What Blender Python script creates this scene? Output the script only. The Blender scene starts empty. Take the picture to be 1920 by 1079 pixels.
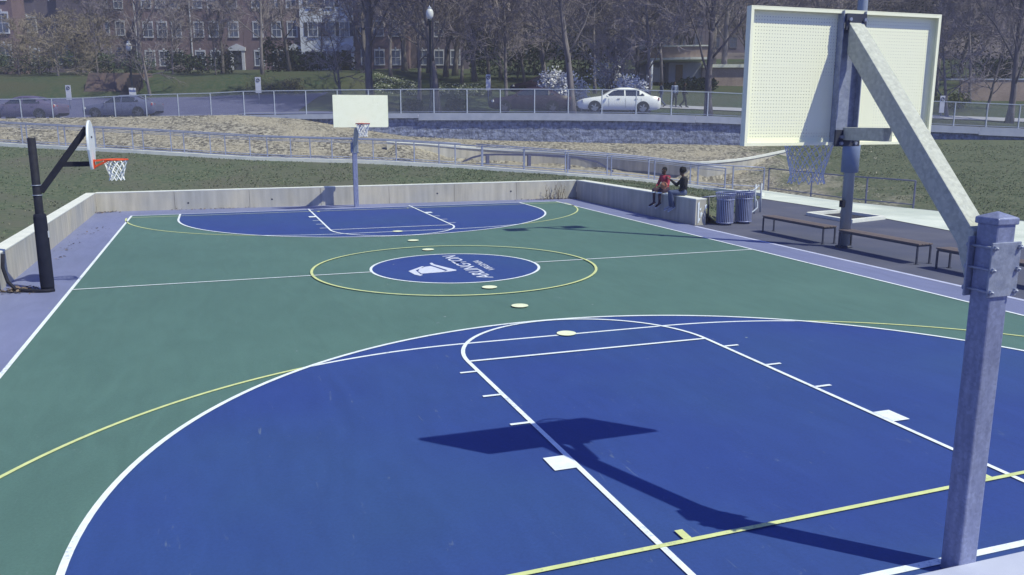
import bpy, bmesh, math, random
from mathutils import Vector, Matrix, Quaternion, noise
PI = math.pi
rnd = random.Random(7)
sc = bpy.context.scene
COL = sc.collection

# ------------------------------------------------------------------ camera
F_PX, CX, CY, CZ, YAW, PITCH = 1581.8, -4.778, -4.541, 3.173, .335, -.199
CAM = Vector((CX, CY, CZ))
FW = Vector((math.sin(YAW)*math.cos(PITCH), math.cos(YAW)*math.cos(PITCH), math.sin(PITCH)))
RT = Vector((math.cos(YAW), -math.sin(YAW), 0))
UP = RT.cross(FW)
HZ = Vector((math.sin(YAW), math.cos(YAW), 0))
cd = bpy.data.cameras.new('camera'); cam = bpy.data.objects.new('camera', cd); COL.objects.link(cam)
cd.sensor_width = 36; cd.lens = F_PX/1920*36; cd.clip_start = .1; cd.clip_end = 2000
m = Matrix((RT, UP, -FW)).transposed().to_4x4(); m.translation = CAM
cam.matrix_world = m
sc.camera = cam

# ------------------------------------------------------------------ sky and sun
SUN = Vector((.53, -.55, 1)).normalized()
w = bpy.data.worlds.new('World'); sc.world = w; w.use_nodes = True
nt = w.node_tree; nt.nodes.clear()
sky = nt.nodes.new('ShaderNodeTexSky'); sky.sky_type = 'NISHITA'; sky.sun_disc = False
sky.sun_elevation = math.asin(SUN.z); sky.sun_rotation = math.atan2(SUN.x, SUN.y)
sky.air_density = 1.0; sky.dust_density = 0; sky.ozone_density = 4.0
tint = nt.nodes.new('ShaderNodeMix'); tint.data_type = 'RGBA'; tint.blend_type = 'MULTIPLY'
tint.inputs[0].default_value = 1; tint.inputs[7].default_value = (.70, .74, 1.28, 1)
bg = nt.nodes.new('ShaderNodeBackground'); bg.inputs[1].default_value = .115
wo = nt.nodes.new('ShaderNodeOutputWorld')
nt.links.new(sky.outputs[0], tint.inputs[6]); nt.links.new(tint.outputs[2], bg.inputs[0]); nt.links.new(bg.outputs[0], wo.inputs[0])
sd = bpy.data.lights.new('sun', 'SUN'); sd.energy = 5.0; sd.angle = math.radians(.5); sd.color = (1.0, .99, .72)
so = bpy.data.objects.new('sun', sd); COL.objects.link(so)
so.rotation_mode = 'QUATERNION'; so.rotation_quaternion = (-SUN).to_track_quat('-Z', 'Y'); so.location = (20, -20, 40)
sc.view_settings.view_transform = 'Standard'; sc.view_settings.look = 'None'
sc.view_settings.exposure = 0.0; sc.view_settings.gamma = 1

# ------------------------------------------------------------------ helpers
def ray(u, v): return FW + RT*((u-960)/F_PX) - UP*((v-539.5)/F_PX)
def pt(u, v, d):                     # point seen at (u,v) of the photograph, d metres ahead
    r = ray(u, v); return CAM + r*(d/r.dot(HZ))
def gnd(u, v, z=0):
    r = ray(u, v); return CAM + r*((z-CZ)/r.z)
def sdp(s, d, z=0):                  # metres sideways / ahead
    p = CAM + RT*s + HZ*d; return Vector((p.x, p.y, z))
def sd_of(p):
    q = p-CAM; return q.dot(RT), q.dot(HZ)
def lerp_tab(tab, x):
    if x <= tab[0][0]: return tab[0][1]
    for (a, b), (c, e) in zip(tab, tab[1:]):
        if x <= c: return b+(e-b)*(x-a)/(c-a)
    return tab[-1][1]
def srgb(r, g, b):
    f = lambda c: (c/255/12.92) if c/255 <= .04045 else ((c/255+.055)/1.055)**2.4
    return (f(r), f(g), f(b))

MATS = {}
def mat(name, c1, c2=None, scale=4, detail=6, lo=.35, hi=.65, rough=.8, bump=0, bscale=None, metal=0,
        spec=.3, c3=None, s3=.4, dist=.02, rnd_obj=0, stretch=None):
    if name in MATS: return MATS[name]
    M = bpy.data.materials.new(name); M.use_nodes = True; t = M.node_tree; N = t.nodes; L = t.links
    b = N['Principled BSDF']; b.inputs['Roughness'].default_value = rough; b.inputs['Metallic'].default_value = metal
    b.inputs['Specular IOR Level'].default_value = spec
    tc = N.new('ShaderNodeTexCoord'); src = tc.outputs['Object']
    if stretch:
        mp = N.new('ShaderNodeMapping'); mp.inputs['Scale'].default_value = stretch; L.new(src, mp.inputs[0]); src = mp.outputs[0]
    c2 = c2 or tuple(x*.85 for x in c1)
    n = N.new('ShaderNodeTexNoise'); n.inputs['Scale'].default_value = scale; n.inputs['Detail'].default_value = detail
    L.new(src, n.inputs['Vector'])
    mr = N.new('ShaderNodeMapRange'); mr.inputs[1].default_value = lo; mr.inputs[2].default_value = hi; L.new(n.outputs[0], mr.inputs[0])
    mx = N.new('ShaderNodeMix'); mx.data_type = 'RGBA'; L.new(mr.outputs[0], mx.inputs[0])
    mx.inputs[6].default_value = (*c1, 1); mx.inputs[7].default_value = (*c2, 1)
    col = mx.outputs[2]
    if c3:
        n3 = N.new('ShaderNodeTexNoise'); n3.inputs['Scale'].default_value = s3; n3.inputs['Detail'].default_value = 4; L.new(src, n3.inputs['Vector'])
        m3 = N.new('ShaderNodeMapRange'); m3.inputs[1].default_value = .42; m3.inputs[2].default_value = .68; L.new(n3.outputs[0], m3.inputs[0])
        x3 = N.new('ShaderNodeMix'); x3.data_type = 'RGBA'; L.new(m3.outputs[0], x3.inputs[0]); L.new(col, x3.inputs[6]); x3.inputs[7].default_value = (*c3, 1)
        col = x3.outputs[2]
    if rnd_obj:
        oi = N.new('ShaderNodeObjectInfo'); r2 = N.new('ShaderNodeMapRange'); r2.inputs[3].default_value = 1-rnd_obj; r2.inputs[4].default_value = 1+rnd_obj
        L.new(oi.outputs['Random'], r2.inputs[0])
        hs = N.new('ShaderNodeHueSaturation'); L.new(r2.outputs[0], hs.inputs['Value']); L.new(col, hs.inputs['Color']); col = hs.outputs[0]
    L.new(col, b.inputs['Base Color'])
    if bump:
        n2 = N.new('ShaderNodeTexNoise'); n2.inputs['Scale'].default_value = bscale or scale*3; n2.inputs['Detail'].default_value = 8; L.new(src, n2.inputs['Vector'])
        bp = N.new('ShaderNodeBump'); bp.inputs['Strength'].default_value = bump; bp.inputs['Distance'].default_value = dist
        L.new(n2.outputs[0], bp.inputs['Height']); L.new(bp.outputs[0], b.inputs['Normal'])
    MATS[name] = M; return M

def tag(o, label=None, cat=None, group=None, kind=None):
    if label: o['label'] = label
    if cat: o['category'] = cat
    if group: o['group'] = group
    if kind: o['kind'] = kind
    return o
def empty(name, loc=(0, 0, 0), rz=0, label=None, cat=None, group=None):
    o = bpy.data.objects.new(name, None); COL.objects.link(o); o.location = loc; o.rotation_euler = (0, 0, rz)
    o.empty_display_size = .2
    return tag(o, label, cat, group)
def copy_tree(o, parent=None):
    c = o.copy(); COL.objects.link(c)
    if parent: c.parent = parent
    for ch in list(o.children): copy_tree(ch, c)
    return c

class MB:
    def __init__(s): s.v = []; s.f = []; s.mi = []; s.sm = []
    def add(s, vs, fs, mi=0, smooth=False):
        b = len(s.v); s.v += [tuple(v) for v in vs]
        for f in fs: s.f.append(tuple(i+b for i in f)); s.mi.append(mi); s.sm.append(smooth)
        return s
    def box(s, lo, hi, mi=0, M=None):
        x0, y0, z0 = lo; x1, y1, z1 = hi
        vs = [Vector(p) for p in ((x0,y0,z0),(x1,y0,z0),(x1,y1,z0),(x0,y1,z0),(x0,y0,z1),(x1,y0,z1),(x1,y1,z1),(x0,y1,z1))]
        if M: vs = [M @ v for v in vs]
        return s.add(vs, [(0,3,2,1),(4,5,6,7),(0,1,5,4),(1,2,6,5),(2,3,7,6),(3,0,4,7)], mi)
    def bar(s, a, b, w, h, mi=0, upv=Vector((0,0,1))):     # rectangular bar a->b, w sideways, h along upv
        a = Vector(a); b = Vector(b); d = (b-a).normalized(); x = d.cross(upv)
        if x.length < 1e-4: x = d.cross(Vector((0,1,0)))
        x.normalize(); y = x.cross(d)
        vs = []
        for p in (a, b):
            for i, j in ((-1,-1),(1,-1),(1,1),(-1,1)): vs.append(p + x*(i*w/2) + y*(j*h/2))
        return s.add(vs, [(0,1,2,3),(7,6,5,4),(0,4,5,1),(1,5,6,2),(2,6,7,3),(3,7,4,0)], mi)
    def tube(s, pts, rad, n=8, mi=0, cap=True, closed=False, smooth=True):
        pts = [Vector(p) for p in pts]; k = len(pts)
        if not hasattr(rad, '__len__'): rad = [rad]*k
        ref = None; vs = []
        for i, p in enumerate(pts):
            if closed: d = (pts[(i+1) % k]-pts[i-1])
            else: d = pts[min(i+1, k-1)]-pts[max(i-1, 0)]
            if d.length < 1e-9: d = Vector((0,0,1))
            d.normalize()
            if ref is None:
                ref = d.cross(Vector((0,0,1)) if abs(d.z) < .9 else Vector((1,0,0)))
            ref = (ref - d*ref.dot(d))
            if ref.length < 1e-6: ref = d.orthogonal()
            ref.normalize(); q = d.cross(ref)
            for j in range(n):
                a = 2*PI*j/n; vs.append(p + (ref*math.cos(a)+q*math.sin(a))*rad[i])
        fs = []
        for i in range(k if closed else k-1):
            for j in range(n):
                a = i*n+j; b = i*n+(j+1) % n; c = ((i+1) % k)*n+(j+1) % n; e = ((i+1) % k)*n+j
                fs.append((a, b, c, e))
        if cap and not closed: fs += [tuple(range(n))[::-1], tuple((k-1)*n+j for j in range(n))]
        return s.add(vs, fs, mi, smooth)
    def lathe(s, prof, c=(0,0,0), n=16, mi=0, smooth=True):     # prof [(r,z)]
        vs = []; fs = []
        for r, z in prof:
            for j in range(n): a = 2*PI*j/n; vs.append((c[0]+r*math.cos(a), c[1]+r*math.sin(a), c[2]+z))
        for i in range(len(prof)-1):
            for j in range(n): fs.append((i*n+j, i*n+(j+1) % n, (i+1)*n+(j+1) % n, (i+1)*n+j))
        fs += [tuple(range(n))[::-1], tuple((len(prof)-1)*n+j for j in range(n))]
        return s.add(vs, fs, mi, smooth)
    def ball(s, c, r, n=12, mi=0, sc3=(1,1,1)):
        c = Vector(c); k = n//2
        vs = []
        for i in range(k+1):
            t = PI*i/k
            for j in range(n):
                a = 2*PI*j/n; vs.append((c.x+r*sc3[0]*math.sin(t)*math.cos(a), c.y+r*sc3[1]*math.sin(t)*math.sin(a), c.z+r*sc3[2]*math.cos(t)))
        fs = [(i*n+j, (i+1)*n+j, (i+1)*n+(j+1) % n, i*n+(j+1) % n) for i in range(k) for j in range(n)]
        return s.add(vs, fs, mi, True)
    def prism(s, poly, z0, z1, mi=0, M=None):                 # poly [(x,y)] counter-clockwise
        n = len(poly)
        vs = [Vector((x, y, z0)) for x, y in poly]+[Vector((x, y, z1)) for x, y in poly]
        if M: vs = [M @ v for v in vs]
        return s.add(vs, [tuple(range(n))[::-1], tuple(range(n, 2*n))]+[(i, (i+1) % n, n+(i+1) % n, n+i) for i in range(n)], mi)
    def grid(s, rows, mi=0, smooth=True):
        n = len(rows[0]); vs = [p for r in rows for p in r]
        return s.add(vs, [(i*n+j, i*n+j+1, (i+1)*n+j+1, (i+1)*n+j) for i in range(len(rows)-1) for j in range(n-1)], mi, smooth)
    def build(s, name, mats, parent=None, bevel=0, label=None, cat=None, group=None, kind=None):
        me = bpy.data.meshes.new(name); me.from_pydata(s.v, [], s.f)
        if not isinstance(mats, (list, tuple)): mats = [mats]
        for mm in mats: me.materials.append(mm)
        me.polygons.foreach_set('material_index', s.mi); me.polygons.foreach_set('use_smooth', s.sm)
        me.update()
        o = bpy.data.objects.new(name, me); COL.objects.link(o)
        if parent: o.parent = parent
        if bevel:
            bm = bmesh.new(); bm.from_mesh(me); bmesh.ops.recalc_face_normals(bm, faces=bm.faces); bm.to_mesh(me); bm.free()
            mod = o.modifiers.new('bevel', 'BEVEL'); mod.width = bevel; mod.segments = 2; mod.limit_method = 'ANGLE'
        return tag(o, label, cat, group, kind)

# ------------------------------------------------------------------ materials
def court_mat(name, c1, c2, c3):
    M = mat(name, c1, c2, scale=.55, detail=5, lo=.35, hi=.7, rough=.62, spec=.35, bump=.08, bscale=120, dist=.004, c3=c3, s3=.22)
    t = M.node_tree; N = t.nodes; L = t.links; b = N['Principled BSDF']
    col = b.inputs['Base Color'].links[0].from_socket
    # broad squeegee sweeps, scuffs and tiny specks in the acrylic coating
    tc = N.new('ShaderNodeTexCoord'); mp = N.new('ShaderNodeMapping'); mp.inputs['Scale'].default_value = (1.3, .35, 1); mp.inputs['Rotation'].default_value = (0, 0, .5)
    L.new(tc.outputs['Object'], mp.inputs[0])
    n = N.new('ShaderNodeTexNoise'); n.inputs['Scale'].default_value = 2.2; n.inputs['Detail'].default_value = 9; n.inputs['Distortion'].default_value = 1.6; L.new(mp.outputs[0], n.inputs['Vector'])
    mr = N.new('ShaderNodeMapRange'); mr.inputs[1].default_value = .3; mr.inputs[2].default_value = .72; mr.inputs[3].default_value = .94; mr.inputs[4].default_value = 1.07; L.new(n.outputs[0], mr.inputs[0])
    n5 = N.new('ShaderNodeTexNoise'); n5.inputs['Scale'].default_value = 38; n5.inputs['Detail'].default_value = 6; L.new(tc.outputs['Object'], n5.inputs['Vector'])
    m5 = N.new('ShaderNodeMapRange'); m5.inputs[1].default_value = .3; m5.inputs[2].default_value = .7; m5.inputs[3].default_value = .93; m5.inputs[4].default_value = 1.07; L.new(n5.outputs[0], m5.inputs[0])
    mu = N.new('ShaderNodeMath'); mu.operation = 'MULTIPLY'; L.new(mr.outputs[0], mu.inputs[0]); L.new(m5.outputs[0], mu.inputs[1])
    hs = N.new('ShaderNodeHueSaturation'); L.new(mu.outputs[0], hs.inputs['Value']); L.new(col, hs.inputs['Color'])
    vo = N.new('ShaderNodeTexVoronoi'); vo.inputs['Scale'].default_value = 1.1; L.new(tc.outputs['Object'], vo.inputs['Vector'])
    lt = N.new('ShaderNodeMath'); lt.operation = 'LESS_THAN'; lt.inputs[1].default_value = .022; L.new(vo.outputs['Distance'], lt.inputs[0])
    mx = N.new('ShaderNodeMix'); mx.data_type = 'RGBA'; L.new(lt.outputs[0], mx.inputs[0]); L.new(hs.outputs[0], mx.inputs[6]); mx.inputs[7].default_value = (.28, .33, .36, 1)
    # ball and shoe scuffs: sparse thin streaks, lighter and darker
    last = mx.outputs[2]
    for rot, colr, sc_, thr in ((.9, (.22, .27, .32, 1), (2.2, .5, 1), .69), (-.6, (.03, .05, .08, 1), (.6, 2.6, 1), .71)):
        mp2 = N.new('ShaderNodeMapping'); mp2.inputs['Scale'].default_value = sc_; mp2.inputs['Rotation'].default_value = (0, 0, rot); L.new(tc.outputs['Object'], mp2.inputs[0])
        nn = N.new('ShaderNodeTexNoise'); nn.inputs['Scale'].default_value = 3.4; nn.inputs['Detail'].default_value = 12; nn.inputs['Roughness'].default_value = .62; nn.inputs['Distortion'].default_value = 2.2; L.new(mp2.outputs[0], nn.inputs['Vector'])
        mq = N.new('ShaderNodeMapRange'); mq.inputs[1].default_value = thr-.04; mq.inputs[2].default_value = thr+.05; mq.inputs[4].default_value = .42; L.new(nn.outputs[0], mq.inputs[0])
        m9 = N.new('ShaderNodeMix'); m9.data_type = 'RGBA'; L.new(mq.outputs[0], m9.inputs[0]); L.new(last, m9.inputs[6]); m9.inputs[7].default_value = colr; last = m9.outputs[2]
    L.new(last, b.inputs['Base Color'])
    return M
BLUE = court_mat('court_blue', (.025, .055, .245), (.030, .064, .26), (.031, .073, .228))
GREEN = court_mat('court_green', (.083, .165, .150), (.094, .182, .164), (.080, .158, .143))
LAV = court_mat('court_lavender', (.178, .20, .37), (.205, .225, .40), (.165, .187, .335))
WHITE = mat('line_white', (.84, .90, .98), (.74, .8, .88), scale=9, rough=.6)
YELLOW = mat('line_yellow', (.68, .74, .36), (.58, .64, .30), scale=9, rough=.6)
CREAM = mat('dot_cream', (.85, .9, .68), (.78, .82, .6), scale=9, rough=.6)
def conc_mat(name, c1, c2, c3, streak=True):
    M = mat(name, c1, c2, scale=1.3, detail=8, rough=.88, bump=.25, bscale=45, dist=.006, c3=c3, s3=.5)
    if streak:
        t = M.node_tree; N = t.nodes; L = t.links; b = N['Principled BSDF']; col = b.inputs['Base Color'].links[0].from_socket
        tc = N.new('ShaderNodeTexCoord'); mp = N.new('ShaderNodeMapping'); mp.inputs['Scale'].default_value = (3.2, 3.2, .35); L.new(tc.outputs['Object'], mp.inputs[0])
        n = N.new('ShaderNodeTexNoise'); n.inputs['Scale'].default_value = 1.5; n.inputs['Detail'].default_value = 8; L.new(mp.outputs[0], n.inputs['Vector'])
        mr = N.new('ShaderNodeMapRange'); mr.inputs[1].default_value = .3; mr.inputs[2].default_value = .7; mr.inputs[3].default_value = .80; mr.inputs[4].default_value = 1.12; L.new(n.outputs[0], mr.inputs[0])
        hs = N.new('ShaderNodeHueSaturation'); L.new(mr.outputs[0], hs.inputs['Value']); L.new(col, hs.inputs['Color']); L.new(hs.outputs[0], b.inputs['Base Color'])
    return M
CONC = conc_mat('concrete_wall', (.45, .43, .40), (.51, .475, .41), (.38, .38, .385))
COPE = mat('concrete_cope', (.74, .75, .72), (.64, .66, .64), scale=3, rough=.85, bump=.1)
CAPC = mat('concrete_cap', (.38, .41, .52), (.32, .35, .46), scale=2, rough=.85, bump=.1)
PAVE = mat('concrete_paving', (.68, .72, .68), (.60, .65, .62), scale=1.2, rough=.85, c3=(.48, .53, .5), s3=.3, bump=.1)
ASPH = mat('asphalt', (.085, .09, .14), (.11, .115, .17), scale=.8, rough=.9, bump=.35, bscale=70, c3=(.07, .08, .14), s3=.35, dist=.005)
ROADM = mat('road_asphalt', (.075, .08, .17), (.095, .10, .20), scale=.7, rough=.9)
GRASS = mat('grass', (.062, .092, .062), (.135, .150, .108), scale=7, detail=12, rough=.95, spec=.1, bump=.5, bscale=30, dist=.05, c3=(.115, .118, .098), s3=.35)
LAWN = mat('lawn', (.040, .068, .040), (.070, .084, .054), scale=3, detail=9, rough=.95, spec=.1, bump=.7, bscale=12, dist=.08, c3=(.070, .075, .050), s3=.2)
MULCH = mat('mulch', (.11, .105, .085), (.36, .33, .26), scale=5.5, detail=12, lo=.38, hi=.62, rough=.97, spec=.1, bump=1, bscale=9, dist=.12, c3=(.23, .215, .16), s3=.5)
HILLM = mat('woodland_floor', (.10, .092, .115), (.14, .125, .14), scale=.8, detail=9, rough=1, spec=0, c3=(.12, .10, .12), s3=.08)
GALV = mat('galvanised_steel', (.25, .28, .40), (.33, .36, .48), scale=14, detail=6, rough=.48, metal=.35, spec=.5, bump=.05, bscale=60)
GALVN = mat('galvanised_pole', (.20, .225, .38), (.27, .30, .48), scale=22, detail=9, rough=.5, metal=.3, spec=.5, stretch=(1, 1, .25), bump=.06, bscale=80)
ARMP = mat('arm_paint', (.47, .49, .46), (.40, .42, .41), scale=30, detail=9, rough=.6, spec=.3, bump=.1, bscale=150, dist=.003)
BOARDW = mat('board_paint', (.94, .95, .78), (.91, .92, .74), scale=5, rough=.5)
BLACKP = mat('black_paint', (.014, .015, .028), (.02, .022, .038), scale=12, rough=.7, spec=.15)
PADM = mat('black_padding', (.012, .014, .03), (.018, .021, .04), scale=5, rough=.85, spec=.1)
RIMO = mat('rim_orange', (.70, .09, .03), (.6, .07, .02), scale=20, rough=.45)
NETW = mat('net_white', (.8, .82, .86), (.7, .72, .78), scale=20, rough=.9)
NETG = mat('net_steel', (.72, .74, .80), (.6, .62, .7), scale=20, rough=.6)
RAILM = mat('rail_steel', (.24, .27, .42), (.30, .33, .48), scale=10, rough=.5, metal=.3)
RAILL = mat('fence_steel', (.36, .40, .50), (.44, .48, .56), scale=10, rough=.5, metal=.2)
WOOD = mat('bench_wood', (.13, .105, .11), (.18, .145, .14), scale=7, rough=.6, stretch=(9, 1, 9))
STEELD = mat('dark_steel', (.04, .045, .08), (.06, .065, .1), scale=9, rough=.5)
BARK = mat('bark', (.12, .11, .135), (.22, .20, .21), scale=5, detail=8, rough=.95, spec=.1, bump=.8, bscale=14, rnd_obj=.3, stretch=(1, 1, .3))
TWIG = mat('twigs', (.215, .19, .22), (.28, .25, .28), scale=1.5, rough=.95, spec=.1, rnd_obj=.3)
TWIGB = mat('budding_twigs', (.19, .165, .145), (.26, .225, .185), scale=1.5, rough=.95, spec=.1, rnd_obj=.2)
LEAFD = mat('evergreen_leaf', (.018, .034, .020), (.04, .062, .034), scale=3, rough=.8, rnd_obj=.25)
LEAFL = mat('shrub_leaf', (.06, .085, .045), (.10, .125, .07), scale=3, rough=.8, rnd_obj=.2)
PETAL = mat('white_petal', (.85, .85, .88), (.75, .75, .8), scale=5, rough=.8)
TRIMW = mat('white_trim', (.55, .57, .66), (.46, .48, .58), scale=2, rough=.7)
SIDING = mat('white_siding', (.68, .72, .84), (.60, .64, .76), scale=1, rough=.7)
GLASS = mat('window_glass', (.05, .065, .12), (.10, .12, .2), scale=.7, rough=.12, spec=.7)
ROOFM = mat('roof_slate', (.05, .055, .08), (.08, .08, .105), scale=3, rough=.9)
SKIN = mat('brown_skin', (.085, .045, .032), (.11, .06, .042), scale=12, rough=.55)
HAIRM = mat('black_hair', (.008, .008, .011), (.016, .015, .02), scale=60, rough=.85, bump=.6, bscale=120)
STICKER = mat('dark_symbol', (.03, .035, .07), rough=.6)


def wear(M, under, amt=.55, thr=.62, scale=26):
    t = M.node_tree; N = t.nodes; L = t.links; b = N['Principled BSDF']; col = b.inputs['Base Color'].links[0].from_socket
    tc = N.new('ShaderNodeTexCoord'); n = N.new('ShaderNodeTexNoise'); n.inputs['Scale'].default_value = scale; n.inputs['Detail'].default_value = 12; n.inputs['Roughness'].default_value = .75; L.new(tc.outputs['Object'], n.inputs['Vector'])
    n2 = N.new('ShaderNodeTexNoise'); n2.inputs['Scale'].default_value = .9; n2.inputs['Detail'].default_value = 4; L.new(tc.outputs['Object'], n2.inputs['Vector'])
    ad = N.new('ShaderNodeMath'); ad.operation = 'MULTIPLY_ADD'; ad.inputs[1].default_value = .45; L.new(n2.outputs[0], ad.inputs[0]); L.new(n.outputs[0], ad.inputs[2])
    mr = N.new('ShaderNodeMapRange'); mr.inputs[1].default_value = thr+.17; mr.inputs[2].default_value = thr+.27; mr.inputs[4].default_value = amt; L.new(ad.outputs[0], mr.inputs[0])
    x = N.new('ShaderNodeMix'); x.data_type = 'RGBA'; L.new(mr.outputs[0], x.inputs[0]); L.new(col, x.inputs[6]); x.inputs[7].default_value = (*under, 1); L.new(x.outputs[2], b.inputs['Base Color'])
wear(WHITE, (.22, .30, .50)); wear(YELLOW, (.22, .28, .30)); wear(CREAM, (.35, .40, .38), .4)
wear(BOARDW, (.5, .47, .38), .12, .66, 9)
def spangle(M, k=55, a=.16):
    t = M.node_tree; N = t.nodes; L = t.links; b = N['Principled BSDF']; col = b.inputs['Base Color'].links[0].from_socket
    tc = N.new('ShaderNodeTexCoord'); v = N.new('ShaderNodeTexVoronoi'); v.inputs['Scale'].default_value = k; L.new(tc.outputs['Object'], v.inputs['Vector'])
    sp = N.new('ShaderNodeSeparateColor'); L.new(v.outputs['Color'], sp.inputs[0])
    n = N.new('ShaderNodeTexNoise'); n.inputs['Scale'].default_value = 7; n.inputs['Detail'].default_value = 8; L.new(tc.outputs['Object'], n.inputs['Vector'])
    ad = N.new('ShaderNodeMath'); ad.operation = 'ADD'; L.new(sp.outputs[0], ad.inputs[0]); L.new(n.outputs[0], ad.inputs[1])
    mr = N.new('ShaderNodeMapRange'); mr.inputs[2].default_value = 2; mr.inputs[3].default_value = 1-a; mr.inputs[4].default_value = 1+a; L.new(ad.outputs[0], mr.inputs[0])
    hs = N.new('ShaderNodeHueSaturation'); L.new(mr.outputs[0], hs.inputs['Value']); L.new(col, hs.inputs['Color']); L.new(hs.outputs[0], b.inputs['Base Color'])
spangle(GALVN, 48, .22); spangle(GALV, 60, .18); spangle(ARMP, 40, .20)

def brick_mat(name, a, b, mortar, sc_=4):
    M = bpy.data.materials.new(name); M.use_nodes = True; t = M.node_tree; N = t.nodes; L = t.links; p = N['Principled BSDF']
    p.inputs['Roughness'].default_value = .9
    tc = N.new('ShaderNodeTexCoord'); sp = N.new('ShaderNodeSeparateXYZ'); L.new(tc.outputs['Object'], sp.inputs[0])
    ad = N.new('ShaderNodeMath'); L.new(sp.outputs[0], ad.inputs[0]); L.new(sp.outputs[1], ad.inputs[1])
    cb = N.new('ShaderNodeCombineXYZ'); L.new(ad.outputs[0], cb.inputs[0]); L.new(sp.outputs[2], cb.inputs[1])
    br = N.new('ShaderNodeTexBrick'); br.inputs['Scale'].default_value = sc_; L.new(cb.outputs[0], br.inputs['Vector'])
    br.inputs['Color1'].default_value = (*a, 1); br.inputs['Color2'].default_value = (*b, 1); br.inputs['Mortar'].default_value = (*mortar, 1)
    br.inputs['Mortar Size'].default_value = .02
    n = N.new('ShaderNodeTexNoise'); n.inputs['Scale'].default_value = .6; n.inputs['Detail'].default_value = 7; L.new(tc.outputs['Object'], n.inputs['Vector'])
    mr = N.new('ShaderNodeMapRange'); mr.inputs[1].default_value = .3; mr.inputs[2].default_value = .7; mr.inputs[3].default_value = .8; mr.inputs[4].default_value = 1.2; L.new(n.outputs[0], mr.inputs[0])
    hs = N.new('ShaderNodeHueSaturation'); L.new(mr.outputs[0], hs.inputs['Value']); L.new(br.outputs[0], hs.inputs['Color']); L.new(hs.outputs[0], p.inputs['Base Color'])
    return M
BRICK = brick_mat('red_brick', (.135, .088, .115), (.17, .108, .135), (.20, .17, .21))
BRICKD = brick_mat('dark_brick', (.105, .085, .13), (.13, .105, .15), (.15, .135, .19))
BRICKT = brick_mat('tan_brick', (.27, .20, .18), (.33, .25, .22), (.30, .26, .26))

# split-face stone of the retaining wall
def stone_mat():
    M = bpy.data.materials.new('split_stone'); M.use_nodes = True; t = M.node_tree; N = t.nodes; L = t.links; p = N['Principled BSDF']
    p.inputs['Roughness'].default_value = .95
    tc = N.new('ShaderNodeTexCoord'); sp = N.new('ShaderNodeSeparateXYZ'); L.new(tc.outputs['Object'], sp.inputs[0])
    cb = N.new('ShaderNodeCombineXYZ'); L.new(sp.outputs[0], cb.inputs[0]); L.new(sp.outputs[2], cb.inputs[1])
    br = N.new('ShaderNodeTexBrick'); br.inputs['Scale'].default_value = 2.3; br.inputs['Brick Width'].default_value = .75; br.inputs['Row Height'].default_value = .42
    br.inputs['Color1'].default_value = (.19, .215, .34, 1); br.inputs['Color2'].default_value = (.26, .29, .42, 1); br.inputs['Mortar'].default_value = (.165, .19, .31, 1); br.inputs['Mortar Size'].default_value = .035
    L.new(cb.outputs[0], br.inputs['Vector'])
    n = N.new('ShaderNodeTexNoise'); n.inputs['Scale'].default_value = 5; n.inputs['Detail'].default_value = 10; n.inputs['Roughness'].default_value = .7; L.new(tc.outputs['Object'], n.inputs['Vector'])
    mr = N.new('ShaderNodeMapRange'); mr.inputs[1].default_value = .35; mr.inputs[2].default_value = .65; mr.inputs[3].default_value = .5; mr.inputs[4].default_value = 1.45; L.new(n.outputs[0], mr.inputs[0])
    hs = N.new('ShaderNodeHueSaturation'); L.new(mr.outputs[0], hs.inputs['Value']); L.new(br.outputs[0], hs.inputs['Color']); L.new(hs.outputs[0], p.inputs['Base Color'])
    bp = N.new('ShaderNodeBump'); bp.inputs['Strength'].default_value = 1; bp.inputs['Distance'].default_value = .12; L.new(n.outputs[0], bp.inputs['Height']); L.new(bp.outputs[0], p.inputs['Normal'])
    return M
STONE = stone_mat()

# perforated steel board: a real hexagonal-ish hole pattern let through by transparency
def perf_mat():
    M = bpy.data.materials.new('perforated_board'); M.use_nodes = True; t = M.node_tree; N = t.nodes; L = t.links; p = N['Principled BSDF']
    p.inputs['Base Color'].default_value = (.93, .94, .76, 1); p.inputs['Roughness'].default_value = .55
    out = N['Material Output']
    tc = N.new('ShaderNodeTexCoord'); sp = N.new('ShaderNodeSeparateXYZ'); L.new(tc.outputs['Object'], sp.inputs[0])
    def wave(sock, k):
        a = N.new('ShaderNodeMath'); a.operation = 'MULTIPLY'; a.inputs[1].default_value = k; L.new(sock, a.inputs[0])
        b = N.new('ShaderNodeMath'); b.operation = 'SINE'; L.new(a.outputs[0], b.inputs[0]); return b.outputs[0]
    k = 2*PI/.030
    su = N.new('ShaderNodeMath'); L.new(sp.outputs[0], su.inputs[0]); L.new(sp.outputs[2], su.inputs[1])
    di = N.new('ShaderNodeMath'); di.operation = 'SUBTRACT'; L.new(sp.outputs[0], di.inputs[0]); L.new(sp.outputs[2], di.inputs[1])
    mm = N.new('ShaderNodeMath'); mm.operation = 'MULTIPLY'; L.new(wave(su.outputs[0], k*.6), mm.inputs[0]); L.new(wave(di.outputs[0], k*.6), mm.inputs[1])
    gt = N.new('ShaderNodeMath'); gt.operation = 'GREATER_THAN'; gt.inputs[1].default_value = .80; L.new(mm.outputs[0], gt.inputs[0])
    tr = N.new('ShaderNodeBsdfTransparent'); ms = N.new('ShaderNodeMixShader')
    L.new(gt.outputs[0], ms.inputs[0]); L.new(p.outputs[0], ms.inputs[1]); L.new(tr.outputs[0], ms.inputs[2]); L.new(ms.outputs[0], out.inputs[0])
    return M
PERF = perf_mat()

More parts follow.
